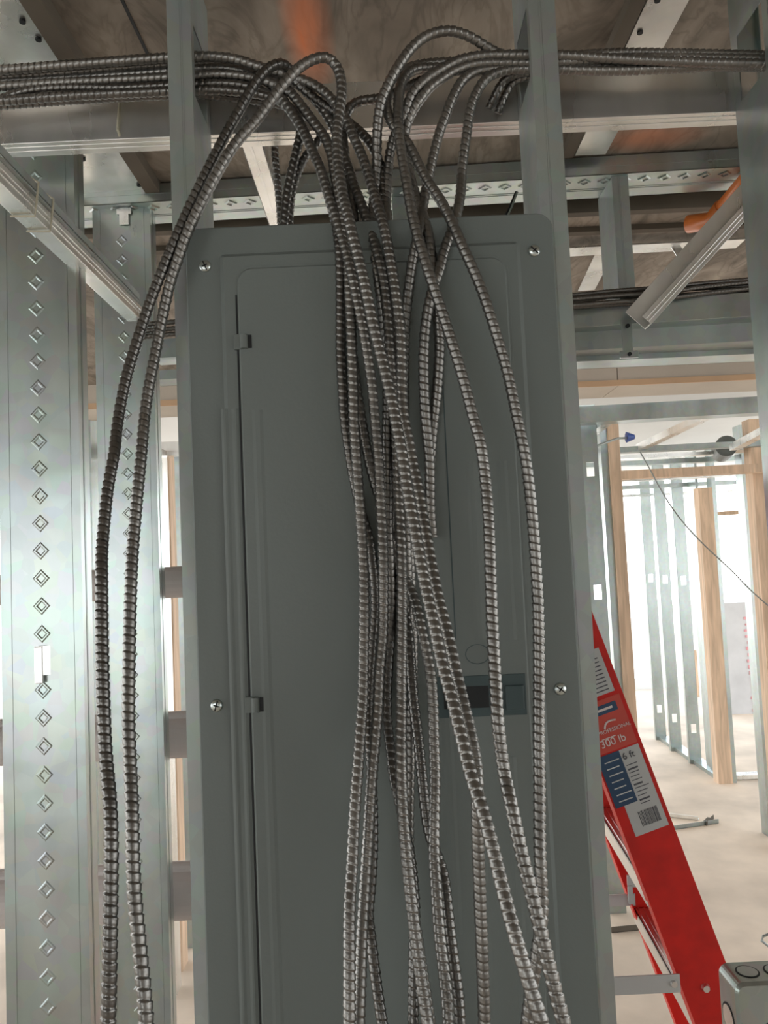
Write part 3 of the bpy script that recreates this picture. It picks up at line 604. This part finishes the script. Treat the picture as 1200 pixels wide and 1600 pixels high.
# diagonal brace
a = P(1018, 506, 1.262); b = P(1172, 336, 1.245)
d = (b - a).normalized(); n = Vector((0, 1, 0)); upv = d.cross(n).normalized(); upv = upv if upv.z > 0 else -upv
m4 = Matrix(((d.x, 0, upv.x, a.x), (d.y, 1, upv.y, a.y), (d.z, 0, upv.z, a.z), (0, 0, 0, 1))); L = (b - a).length + .10; bm = bmesh.new()
obox(bm, m4, (0, 0, 0), (L, .032, .0015)); obox(bm, m4, (0, .0, .0), (L, .0015, .020))
obox(bm, m4, (0, .0305, 0), (L, .032, .045)); obox(bm, m4, (0, 0, .006), (L, -.0008, .008)); obox(bm, m4, (0, 0, .012), (L, -.0008, .014))
tag(mk('diagonal_brace', bm, M['galv_lit'], bevel=.0005), 'diagonal steel brace rising to the right stud in front of the far cable bundle', 'brace')
# lower tracks of the dropped framing
hbar('framing_track', 'steel track carrying the far cable bundle right of the panel', 'steel track', (880, 513), (1200, 492), 1.33, .042, .085, 'galv', ext=.9, hollow=True, bevel=.0005)
hbar('framing_track', 'steel track below the one carrying the far cable bundle', 'steel track', (880, 549), (1200, 531), 1.36, .036, .09, 'galv_dull', ext=.9, hollow=True, bevel=.0005)
hbar('framing_track', 'lowest thin steel track above the wide pale beam', 'steel track', (880, 566), (1200, 552), 1.40, .016, .06, 'galv', ext=.9, hollow=True)
a = P(972, 556, 1.325); bm = bmesh.new(); box(bm, (a.x, 1.318, a.z), (a.x + .018, 1.321, a.z + .062)); box(bm, (a.x - .006, 1.316, a.z - .006), (a.x + .026, 1.321, a.z + .006))
o = tag(mk('clip_bracket', bm, M['galv'], bevel=.0006), 'small steel clip joining the lower framing tracks', 'bracket')
for dz in (.0, .05):
    bm = bmesh.new(); cyl(bm, (a.x + .010, 1.313, a.z + dz), (a.x + .010, 1.3175, a.z + dz), .0035, 12); mk('screw', bm, M['black'], o)
# far cable bundle
for k, (y0, ym, y1, Yk) in enumerate(((461, 450, 437, 1.345), (467, 458, 441, 1.335), (471, 455, 447, 1.35), (477, 468, 451, 1.335), (465, 463, 456, 1.36), (480, 473, 459, 1.35))):
    Yk -= .028
    cable('thin armoured cable bundled on the far steel track right of the panel', [(580, y0 + 18, Yk + .03), (840, y0 + 3, Yk), (900, y0, Yk), (960, (y0 + ym) / 2 - 1, Yk), (1030, ym, Yk), (1100, (ym + y1) / 2 - 1, Yk), (1170, y1, Yk), (1240, y1 - 6, Yk), (1390, y1 - 15, Yk)], 'cable_dark', .0092, group='far cable bundle', per=5, n=8, pitch=.006)
# cables glimpsed in the left gap
for k, (y0) in enumerate((505, 515, 524)):
    cable('dark armoured cable glimpsed between the left cables and the panel stud', [(215, y0 + 3, 1.30), (250, y0, 1.30), (285, y0 - 3, 1.30), (330, y0 - 5, 1.30)], 'cable_dark', .010, group='cables glimpsed left of the panel', per=5, n=8)
hbar('framing_track', 'steel track glimpsed between the hanging left cables and the panel stud, upper', 'steel track', (236, 560), (300, 556), 1.60, .04, .06, 'galv', hollow=True)
hbar('framing_track', 'steel track glimpsed between the hanging left cables and the panel stud, lower', 'steel track', (236, 594), (300, 590), 1.62, .02, .06, 'galv_dull', hollow=True)
# wide pale beam further back
a = P(900, 606, 2.9); zb = a.z
bm = bmesh.new(); box(bm, (-1.6, 2.9, zb), (.50 + P(965, 600, 2.9).x - .5, 3.12, CZ)); box(bm, (P(965, 600, 2.9).x + .003, 2.9, zb), (2.6, 3.12, CZ))
o = tag(mk('wooden_beam', bm, M['lvl']), 'wide pale engineered timber beam under the ceiling in the middle distance', 'beam')
bm = bmesh.new(); box(bm, (-1.6, 2.893, zb), (2.6, 2.9, zb + .022)); mk('lower_edge', bm, M['lvl_edge'], o)
hbar('framing_track', 'level steel track beyond the wide pale beam', 'steel track', (880, 662), (1200, 644), 3.5, .075, .09, 'galv', hollow=True)
# plumbing: orange pipe
bm = bmesh.new(); a = P(1185, 256, 1.33); b = P(1124, 330, 1.45); a.z = min(a.z, CZ - .02); tube(bm, [a + Vector((.12, -.02, .0)), a, b], .0145, 20)
o = tag(mk('orange_pipe', bm, M['orange'], smooth=True), 'orange plastic pipe under the sheathing beside the right stud', 'pipe')
bm = bmesh.new(); e = (b - a).normalized(); tube(bm, [b - e * .010, b + e * .028, b + e * .034 + Vector((-.03, .03, .012))], .0175, 18); mk('elbow', bm, M['orange'], o, smooth=True)
bm = bmesh.new(); m4 = Matrix.Translation(P(1063, 396, 1.73)) @ Matrix.Rotation(-.5, 4, 'Y'); obox(bm, m4, (-.010, 0, -.020), (.010, .002, .024)); tag(mk('steel_tab', bm, M['galv_lit']), 'small bright bent steel tab above the diagonal brace', 'steel tab')

# ---------------------------------------------------------------- far framing on the right
def vstud(name, label, pa, pb, Y, depth, mat, group=None, ztop=None, holes=False):
    """upright from pixel pair (left,right,y_ref) at distance Y, floor to ztop"""
    xl = P(pa[0], pa[1], Y).x; xr = P(pb[0], pb[1], Y).x; zt_ = CZ if ztop is None else ztop
    bm = bmesh.new()
    if holes:
        hs = [((xr - xl) * .28, (xr - xl) * .72, z - .035, z + .035) for z in holes]
        m4 = Matrix.Translation((xl, Y, 0)); sheet(bm, m4, 0, xr - xl, 0, zt_, .0015, hs)
        box(bm, (xl, Y, 0), (xl + .0015, Y + depth, zt_)); box(bm, (xr - .0015, Y, 0), (xr, Y + depth, zt_))
    else: box(bm, (xl, Y, 0), (xr, Y + depth, zt_))
    return tag(mk(name, bm, M[mat], base=Vector(((xl + xr) / 2, Y, 0))), label, 'stud', group)
vstud('wood_stud', 'pine stud nearest the right edge of the panel stud, above the ladder', (958, 800), (975, 800), 4.0, .089, 'wood')
vstud('metal_stud', 'steel stud screwed to the left of the pine stud above the ladder', (945, 800), (957, 800), 4.02, .09, 'galv')
z_h = P(938, 925, 3.75).z
vstud('metal_stud', 'perforated pale steel stud just right of the panel, above the ladder top', (913, 800), (940, 800), 3.75, .034, 'galv', holes=(z_h, z_h - .6, z_h + .6))
zh1 = P(1040, 905, 6.6).z; zh2 = P(1053, 1122, 6.6).z
for k, (xa_, xb_, Yk, lab) in enumerate(((1012, 1028, 7.0, 'leftmost of the three far punched steel studs right of the ladder'), (1034, 1051, 6.6, 'middle one of the three far punched steel studs right of the ladder'), (1062, 1080, 6.2, 'rightmost of the three far punched steel studs right of the ladder'))):
    zt_ = P(xa_, 775, Yk).z
    vstud('metal_stud', lab, (xa_, 950), (xb_, 950), Yk, .034, 'galv', ztop=CZ, holes=(zh1, zh2))
for (xa_, xb_, Yk, lab) in ((1094, 1097, 5.9, 'thin edge-on steel stud left of the tall pine post, left of a pair'), (1100, 1104, 5.8, 'thin edge-on steel stud left of the tall pine post, right of a pair')):
    vstud('metal_stud', lab, (xa_, 950), (xb_, 950), Yk, .09, 'galv')
vstud('wood_post', 'tall pine post standing on the floor right of the ladder', (1104, 950), (1126, 950), 5.65, .09, 'wood', ztop=P(1100, 762, 5.65).z)
vstud('metal_stud', 'steel stud fixed to the right side of the tall pine post', (1126, 950), (1132, 950), 5.66, .09, 'galv')
vstud('metal_stud', 'steel stud near the right border between pine posts', (1172, 900), (1181, 900), 4.6, .09, 'galv')
vstud('wood_post', 'pine post cut by the right border of the photo', (1188, 900), (1212, 900), 4.4, .09, 'wood')
hbar('wood_header', 'horizontal pine header spanning between the pine posts', 'header', (962, 749), (1215, 736), 4.35, .048, .089, 'wood')
hbar('wood_block', 'short pine rail in the far white opening', 'rail', (1112, 806), (1160, 803), 6.3, .03, .06, 'wood')
bm = bmesh.new(); a = P(1030, 1166, 7.0); b = P(1115, 1213, 5.8); a.z = b.z = 0; bar('floor_track', 'steel floor track under the far punched studs', 'steel track', a, b, .03, .09, 'galv', up=Z_)
bm.free()
hbar('floor_track', 'bright steel floor track right of the tall pine post', 'steel track', (1140, 1219), (1215, 1216), 5.72, .03, .09, 'galv_lit')
# ceiling grid beyond the beam
for k, (y0, Yk, hh, mt, lab) in enumerate(((706, 4.2, .03, 'galv_dull', 'dark level steel channel above the pine header, near the round duct'), (716, 4.6, .02, 'galv_lit', 'bright thin ceiling channel just above the pine header'), (727, 4.9, .03, 'galv', 'grey ceiling channel behind the pine header'),
                                    (752, 5.4, .02, 'galv_lit', 'bright thin ceiling channel just below the pine header'), (764, 6.0, .03, 'galv', 'grey ceiling channel over the far punched studs'), (776, 6.8, .02, 'galv_lit', 'bright thin channel at the tops of the far punched studs'))):
    hbar('ceiling_channel', lab, 'ceiling channel', (905, y0 + 4), (1215, y0 - 11), Yk, hh, .07, mt, hollow=True)
for (pa_, pb_, Ya, lab) in (((995, 704), (1112, 648), 3.7, 'bright diagonal steel strip running up to the track beyond the pale beam'), ((1140, 704), (1205, 670), 3.6, 'bright diagonal steel strip near the right border beyond the duct'), ((905, 690), (945, 660), 3.6, 'short bright diagonal strip beside the panel stud')):
    a = P(pa_[0], pa_[1], Ya + .5); b = P(pb_[0], pb_[1], Ya); bar('steel_strip', lab, 'steel strip', a, b, .035, .05, 'galv_lit')
bm = bmesh.new(); a = P(1135, 694, 4.4); cyl(bm, a - Z_ * .01, a + Vector((.10, .3, -.01)), .06, 28); tag(mk('round_duct', bm, M['duct'], smooth=False), 'dark round duct end under the far ceiling', 'duct')
bm = bmesh.new(); a = P(985, 683, 3.9); cyl(bm, a - Vector((.02, 0, 0)), a + Vector((.02, 0, 0)), .028, 14, .012); o = tag(mk('blue_plug', bm, M['blue']), 'small blue plastic plug on a thin pipe under the far ceiling', 'plug')
bm = bmesh.new(); tube(bm, [P(905, 708, 3.8), P(945, 692, 3.85), P(965, 685, 3.88), P(983, 684, 3.9)], .006, 8); tag(mk('thin_pipe', bm, M['galv_dull']), 'thin grey pipe running to the blue plug under the far ceiling', 'pipe')
bm = bmesh.new(); tube(bm, catmull([P(1000, 706, 2.6), P(1015, 732, 2.6), P(1035, 770, 2.6), P(1060, 808, 2.6), P(1100, 852, 2.6), P(1140, 888, 2.6), P(1175, 925, 2.6), P(1215, 958, 2.6)], .03), .0022, 6)
tag(mk('hanging_wire', bm, M['galv_dull']), 'thin grey wire slanting across the bright opening at the right', 'wire')
# far pale wall pieces and a board
a = P(1128, 1118, 7.9); bm = bmesh.new(); box(bm, (a.x, 7.9, 0), (P(1196, 1118, 7.9).x, 8.05, P(1140, 942, 7.9).z)); pw = tag(mk('low_wall', bm, M['concrete']), 'low pale grey wall standing in the far room', 'low wall')
bm = bmesh.new(); rr = random.Random(3)
for k in range(16):
    q = P(1165 + k * .9 + rr.uniform(-2, 2), 965 + k * 9.6, 7.895); box(bm, (q.x - .012, 7.892, q.z - .018), (q.x + rr.uniform(.005, .02), 7.8995, q.z + rr.uniform(0, .02)))
mk('pink_marks', bm, M['pink'], pw)
a = P(1084, 1095, 8.9); bm = bmesh.new(); box(bm, (a.x, 8.9, 0), (P(1094, 1095, 8.9).x, 8.95, P(1084, 1016, 8.9).z)); tag(mk('wood_board', bm, M['wood']), 'small orange-brown board seen between far studs', 'board')
a = P(985, 1068, 9.5); bm = bmesh.new(); box(bm, (a.x - .4, 9.5, 0), (P(1140, 1060, 9.5).x, 9.6, P(990, 1060, 9.5).z)); tag(mk('far_kerb', bm, M['white']), 'low white kerb at the far edge of the floor', 'kerb')
# scraps on the floor
for k, (x_, y_, lx_, a_, mt, lab) in enumerate(((1085, 1290, .32, .25, 'galv_dull', 'steel offcut lying on the floor, longer piece'), (1068, 1278, .18, -.5, 'galv_lit', 'short bright steel offcut on the floor'), (1105, 1284, .15, .9, 'wood_dark', 'dark wood scrap beside the steel offcuts'), (980, 1452, .16, .1, 'wood_dark', 'dark debris on the floor seen left of the ladder rail'))):
    q = PZ(x_, y_, 0.0); m4 = Matrix.Translation((q.x, q.y, 0)) @ Matrix.Rotation(a_, 4, 'Z'); bm = bmesh.new()
    obox(bm, m4, (-lx_ / 2, -.02, 0), (lx_ / 2, .02, .004)); obox(bm, m4, (-lx_ / 2, -.02, 0), (lx_ / 2, -.016, .025)); tag(mk('floor_scrap', bm, M[mt], base=Vector((q.x, q.y, 0))), lab, 'scrap')
bm = bmesh.new(); tube(bm, [P(1230, 1448, 2.0), P(1192, 1463, 2.0), P(1190, 1470, 2.0), P(1215, 1490, 2.0)], .003, 8); tag(mk('bent_wire', bm, M['galv_dull']), 'bent steel wire end at the right border above the junction box', 'wire')

# ---------------------------------------------------------------- far things in the left gaps
vstud('wood_stud', 'pine stud seen in the gap left of the panel stud', (256, 800), (266, 800), 3.4, .089, 'wood', ztop=P(258, 706, 3.4).z)
vstud('metal_stud', 'steel stud seen beside the pine stud in the left gap', (268, 800), (283, 800), 3.6, .05, 'galv', ztop=P(258, 700, 3.6).z)
vstud('metal_stud', 'bright edge of a far steel stud left of the pine stud in the left gap', (249, 800), (254, 800), 3.2, .09, 'galv_lit', ztop=P(258, 700, 3.2).z)
hbar('ceiling_channel', 'pale ceiling channel over the pine stud in the left gap', 'ceiling channel', (180, 716), (330, 708), 3.3, .06, .06, 'galv_lit', hollow=True)
vstud('wood_stud', 'pine stud glimpsed between the two wide diamond studs', (128, 700), (138, 700), 4.4, .089, 'wood', ztop=P(132, 672, 4.4).z)
vstud('metal_stud', 'steel stud glimpsed between the two wide diamond studs', (138, 900), (146, 900), 3.1, .09, 'galv')

# ================================================================ STEP LADDER
YL = 1.35
A0 = P(928, 985, YL); A1 = P(1145, 1510, YL); B0 = P(938, 1190, YL); B1 = P(1080, 1600, YL)
dr = ((A1 - A0).normalized() + (B1 - B0).normalized()).normalized(); dr.y = 0; dr.normalize()
perp = Vector((-dr.z, 0, dr.x)); perp = perp if perp.x > 0 else -perp            # points right/up
wr = abs((A0 + A1 - B0 - B1).dot(perp) / 2); A_mid = (A0 + A1) / 2
def on_rail(z, off, Y):            # point on the right edge of the rail at height z, off metres to the left
    t = (z - A_mid.z) / dr.z; q = A_mid + dr * t - perp * off; return Vector((q.x, Y, q.z))
ladder = empty('step_ladder', Vector((A_mid.x, YL + .2, 0)), 'red fibreglass step ladder with aluminium steps standing behind the right panel stud', 'step ladder')
def rail(name, Y, dirn, mat, shift=0., lab=None):
    top = on_rail(1.80, 0, Y) + X_ * shift; L = (1.80 - .02) / abs(dr.z)
    m4 = Matrix(((dr.x, 0, -perp.x, top.x), (dr.y, 1, -perp.y, top.y), (dr.z, 0, -perp.z, top.z), (0, 0, 0, 1))); bm = bmesh.new()
    t = .003
    obox(bm, m4, (0, 0, 0), (L, t * dirn, wr)); obox(bm, m4, (0, (t + .0001) * dirn, 0), (L, .030 * dirn, t)); obox(bm, m4, (0, (t + .0001) * dirn, wr - t), (L, .030 * dirn, wr))
    o = mk(name, bm, M[mat], ladder)
    if lab: o['label'] = lab
    return o, m4
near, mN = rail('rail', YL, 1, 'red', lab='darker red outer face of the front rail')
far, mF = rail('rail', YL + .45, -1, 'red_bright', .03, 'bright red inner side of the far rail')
# steps
for k, pys in enumerate((1375, 1590, 1168)):
    z = P(1003, pys, YL).z
    if k == 2: z = P(1003, 1375, YL).z + .265
    a = on_rail(z, wr * .86 , YL + .014); b = on_rail(z, wr * .86, YL + .446) + X_ * .03
    m4 = frame(a, b - a, Z_); bm = bmesh.new(); L = (b - a).length
    # local x = depth, local y = towards the left of the picture
    obox(bm, m4, (0, -.070, -.004), (L, .006, 0)); obox(bm, m4, (0, .003, -.03), (L, .006, 0)); obox(bm, m4, (0, -.070, -.03), (L, -.067, 0))
    for j in range(6): obox(bm, m4, (0, -.066 + j * .012, 0), (L, -.061 + j * .012, .0016))
    mk('step', bm, M['alu'], ladder, bevel=.0004)
# top cap
t = on_rail(1.80, wr, YL); bm = bmesh.new(); box(bm, (t.x - .12, YL - .02, 1.78), (t.x + wr + .02, YL + .47, 1.83)); mk('top_cap', bm, M['red'], ladder, bevel=.004)
# rear legs
for Yq in (YL + .035, YL + .41):
    a = Vector((t.x - .03, Yq, 1.79)); b = Vector((t.x - .42, Yq, .01)); m4 = frame(b, a - b, X_); bm = bmesh.new(); obox(bm, m4, (0, -.012, -.02), ((a - b).length, .012, .02)); mk('rear_leg', bm, M['red'], ladder)
# spreaders with rivets
for (pyc, Yq, pxr, hh) in ((1535, YL - .004, 1062, .030), (1405, YL + .43, 992, .026)):
    q = P(pxr, pyc, Yq); bm = bmesh.new(); box(bm, (q.x - .34, Yq - .003, q.z - hh / 2), (q.x, Yq, q.z + hh / 2)); sp = mk('spreader', bm, M['alu_dull'], ladder, bevel=.0006)
    bm = bmesh.new(); cyl(bm, (q.x - .011, Yq - .007, q.z), (q.x - .011, Yq - .003, q.z), .005, 14, .006); mk('rivet', bm, M['alu'], sp)
q = P(993, 1376, YL + .40); bm = bmesh.new(); box(bm, (q.x - .018, q.y, q.z - .014), (q.x + .018, q.y + .004, q.z + .012)); box(bm, (q.x - .018, q.y - .002, q.z - .05), (q.x - .008, q.y + .004, q.z - .01)); mk('step_bracket', bm, M['alu_dull'], ladder)
q = P(1102, 1543, YL); bm = bmesh.new(); cyl(bm, (q.x, YL - .006, q.z), (q.x, YL, q.z), .0055, 16, .0075); mk('rivet', bm, M['alu'], near)
# labels on the near rail, laid out in rail coordinates: s along the rail downwards, c across from the right edge
def rail_uv(px, py):
    q = P(px, py, YL); rel = q - Vector((mN[0][3], mN[1][3], mN[2][3])); return rel.dot(dr), rel.dot(-perp)
def sticker(parent, s0, s1, c0, c1, mat, lift, name, skew=0.):
    bm = bmesh.new(); obox(bm, mN, (s0, -lift, c0), (s1, -lift + .0002, c1)); return mk(name, bm, M[mat], parent)
def s_of(px, py): return rail_uv(px, py)[0]
s_a = s_of(985, 1160); lb_s0 = s_of(1005, 1158); lb_s1 = s_of(1040, 1290)
o1 = sticker(near, s_of(928, 985) + .03, s_of(962, 1078), .012, wr - .004, 'lab_white', .0006, 'warning_label'); o1['label'] = 'small white warning label'
for k in range(9): sticker(o1, s_of(928, 985) + .045 + k * .007, s_of(928, 985) + .047 + k * .007, .020, wr - .012 - (k % 3) * .006, 'ink', .0009, 'print_line')
sa0, sa1 = s_of(970, 1082), lb_s0 - .003
o2 = sticker(near, sa0, sa1, .007, wr - .003, 'lab_red', .0006, 'rating_label'); o2['label'] = 'orange-red rating label reading 300 lb'
sb = sa0 + (sa1 - sa0) * .10; o5 = sticker(o2, sb, sb + .016, .018, wr - .006, 'lab_blue', .0009, 'maker_band')
sticker(o5, sb + .006, sb + .010, .026, wr - .016, 'ink_w', .0012, 'print_line')
def text(parent, body, s, c, size, mat, lift=.0013):
    cu = bpy.data.curves.new('lettering', 'FONT'); cu.body = body; cu.size = size; cu.extrude = .0002; cu.align_x = 'LEFT'
    o = bpy.data.objects.new('lettering', cu); COL.objects.link(o); cu.materials.append(M[mat])
    bpy.context.view_layer.update()
    me = bpy.data.meshes.new_from_object(o.evaluated_get(bpy.context.evaluated_depsgraph_get())); bpy.data.objects.remove(o)
    o = bpy.data.objects.new('lettering', me); COL.objects.link(o)
    ex = perp; ey = -dr; ez = ex.cross(ey)
    org = Vector((mN[0][3], YL - lift, mN[2][3])) + dr * s - perp * c
    m = Matrix(((ex.x, ey.x, ez.x, org.x), (ex.y, ey.y, ez.y, org.y), (ex.z, ey.z, ez.z, org.z), (0, 0, 0, 1)))
    b = Vector((0, 0, 0)); q = parent
    while q is not None: b += q.location; q = q.parent
    o.matrix_world = Matrix.Translation(-b) @ m; o.parent = parent
    return o
bm = bmesh.new(); tube(bm, catmull([P(945, 1139, YL - .0012), P(946, 1131, YL - .0012), P(952, 1126, YL - .0012), P(962, 1124, YL - .0012)], .002), .0016, 6); mk('hook_mark', bm, M['ink_w'], o2)
a = rail_uv(935, 1150); text(o2, 'PROFESSIONAL', a[0], a[1], .0088, 'ink_w')
a = rail_uv(940, 1156); sticker(o2, a[0], a[0] + .0015, wr * .45, a[1], 'ink_w', .0009, 'print_line')
a = rail_uv(940, 1170); text(o2, '300 lb', a[0], a[1], .0185, 'ink_w')
o3 = sticker(near, lb_s0, lb_s1, .007, wr - .018, 'lab_white', .0006, 'specification_label'); o3['label'] = 'white label with bar code'
o4 = sticker(near, lb_s0, lb_s0 + (lb_s1 - lb_s0) * .62, wr * .50, wr - .003, 'lab_blue', .0009, 'instruction_label'); o4['label'] = 'navy blue label'
text(o3, '6 ft', lb_s0 + .018, wr * .48, .0165, 'ink')
rr = random.Random(5)
for k in range(11): 
    s0 = lb_s0 + .028 + k * .0068; sticker(o3, s0, s0 + (.0030 if k % 4 == 1 else .0014), .014 + rr.uniform(0, .01), wr * .46, 'ink', .0009, 'print_line')
for k in range(7):
    s0 = lb_s0 + .012 + k * .0115; sticker(o4, s0, s0 + .0018, wr * .54 + rr.uniform(0, .01), wr - .012, 'lab_white' if k % 3 == 0 else 'alu_dull', .0012, 'print_line')
w0 = .016
for k in range(17):
    ww = rr.choice((.0008, .0014, .002)); sticker(o3, lb_s1 - .038, lb_s1 - .012, w0, w0 + ww, 'ink', .0009, 'bar_code_bar'); w0 += ww + rr.choice((.0008, .0013))
    if w0 > wr * .74: break

# ================================================================ JUNCTION BOX
YJ = .80
j0 = P(1149, 1539, YJ); jr = empty('junction_box', Vector((j0.x + .05, YJ + .03, j0.z - .11)), 'square galvanised junction box with round knockouts at the lower right corner', 'junction box')
jx0, jx1, jz1, jz0 = j0.x, j0.x + .104, j0.z + .001, j0.z - .104
bm = bmesh.new(); plate(bm, jx0, jx1, jz0, jz1, .010, YJ + .040, YJ, .003); mk('box_body', bm, M['galv'], jr, smooth=False)
def ring_flat(bm, c, ax1, ax2, r0, r1, n=28, lift=Vector((0, 0, 0))):
    A = [bm.verts.new(c + lift + (ax1 * math.cos(2 * math.pi * k / n) + ax2 * math.sin(2 * math.pi * k / n)) * r0) for k in range(n)]
    B = [bm.verts.new(c + lift * .2 + (ax1 * math.cos(2 * math.pi * k / n) + ax2 * math.sin(2 * math.pi * k / n)) * r1) for k in range(n)]
    for k in range(n): bm.faces.new((A[k], A[(k + 1) % n], B[(k + 1) % n], B[k]))
for (cx_) in (jx0 + .022, jx0 + .051, jx0 + .080):
    c = Vector((cx_, YJ + .021, jz1 + .0004)); bm = bmesh.new(); cyl(bm, c - Z_ * .0002, c, .0118, 28); k1 = mk('knockout', bm, M['black'], jr)
    bm = bmesh.new(); cyl(bm, c, c + Z_ * .0004, .0100, 28); mk('knockout_disc', bm, M['galv'], k1)
c = Vector((jx0 - .0004, YJ + .022, jz1 - .045)); bm = bmesh.new(); m_ = bm; cyl(bm, c, c + X_ * .0004, .014, 28); k1 = mk('knockout', bm, M['black'], jr)
bm = bmesh.new(); cyl(bm, c - X_ * .0004, c, .012, 28); mk('knockout_disc', bm, M['galv_lit'], k1)
for cz_ in (.050,):
    c = Vector(((jx0 + jx1) / 2 - .015, YJ - .0002, jz1 - cz_)); bm = bmesh.new(); cyl(bm, c, c + Y_ * .0003, .0135, 28); k1 = mk('knockout', bm, M['black'], jr)
    bm = bmesh.new(); cyl(bm, c - Y_ * .0003, c, .0125, 28); mk('knockout_disc', bm, M['galv'], k1)
bm = bmesh.new(); box(bm, (jx1 - .001, YJ + .01, jz0 + .02), (XF0 + .001, YJ + .014, jz1 - .02)); box(bm, (XF0 - .012, YJ + .010, jz0 + .02), (XF0 + .03, .859, jz1 - .02)) if False else None
box(bm, (jx1 - .002, YJ + .045, jz0 + .015), (max(XF0 + .03, jx1 + .02), YJ + .0475, jz1 - .015)); box(bm, (XF0 - .003, YJ + .0475, jz0 + .015), (XF0 - .001, .93, jz1 - .015)); mk('bracket', bm, M['galv'], jr)
# loose wires near the right panel stud
for k, (xa_, xb_) in enumerate(((786, 806), (790, 808))):
    bm = bmesh.new(); tube(bm, [P(xa_, 345, .93), P((xa_ + xb_) / 2 + 1, 322, .94), P(xb_, 300, .945)], .0014, 6)
    tag(mk('loose_wire', bm, M['galv_dull' if k else 'black']), ('thin grey' if k else 'thin black') + ' loose wire behind the panel top beside the right stud', 'wire')
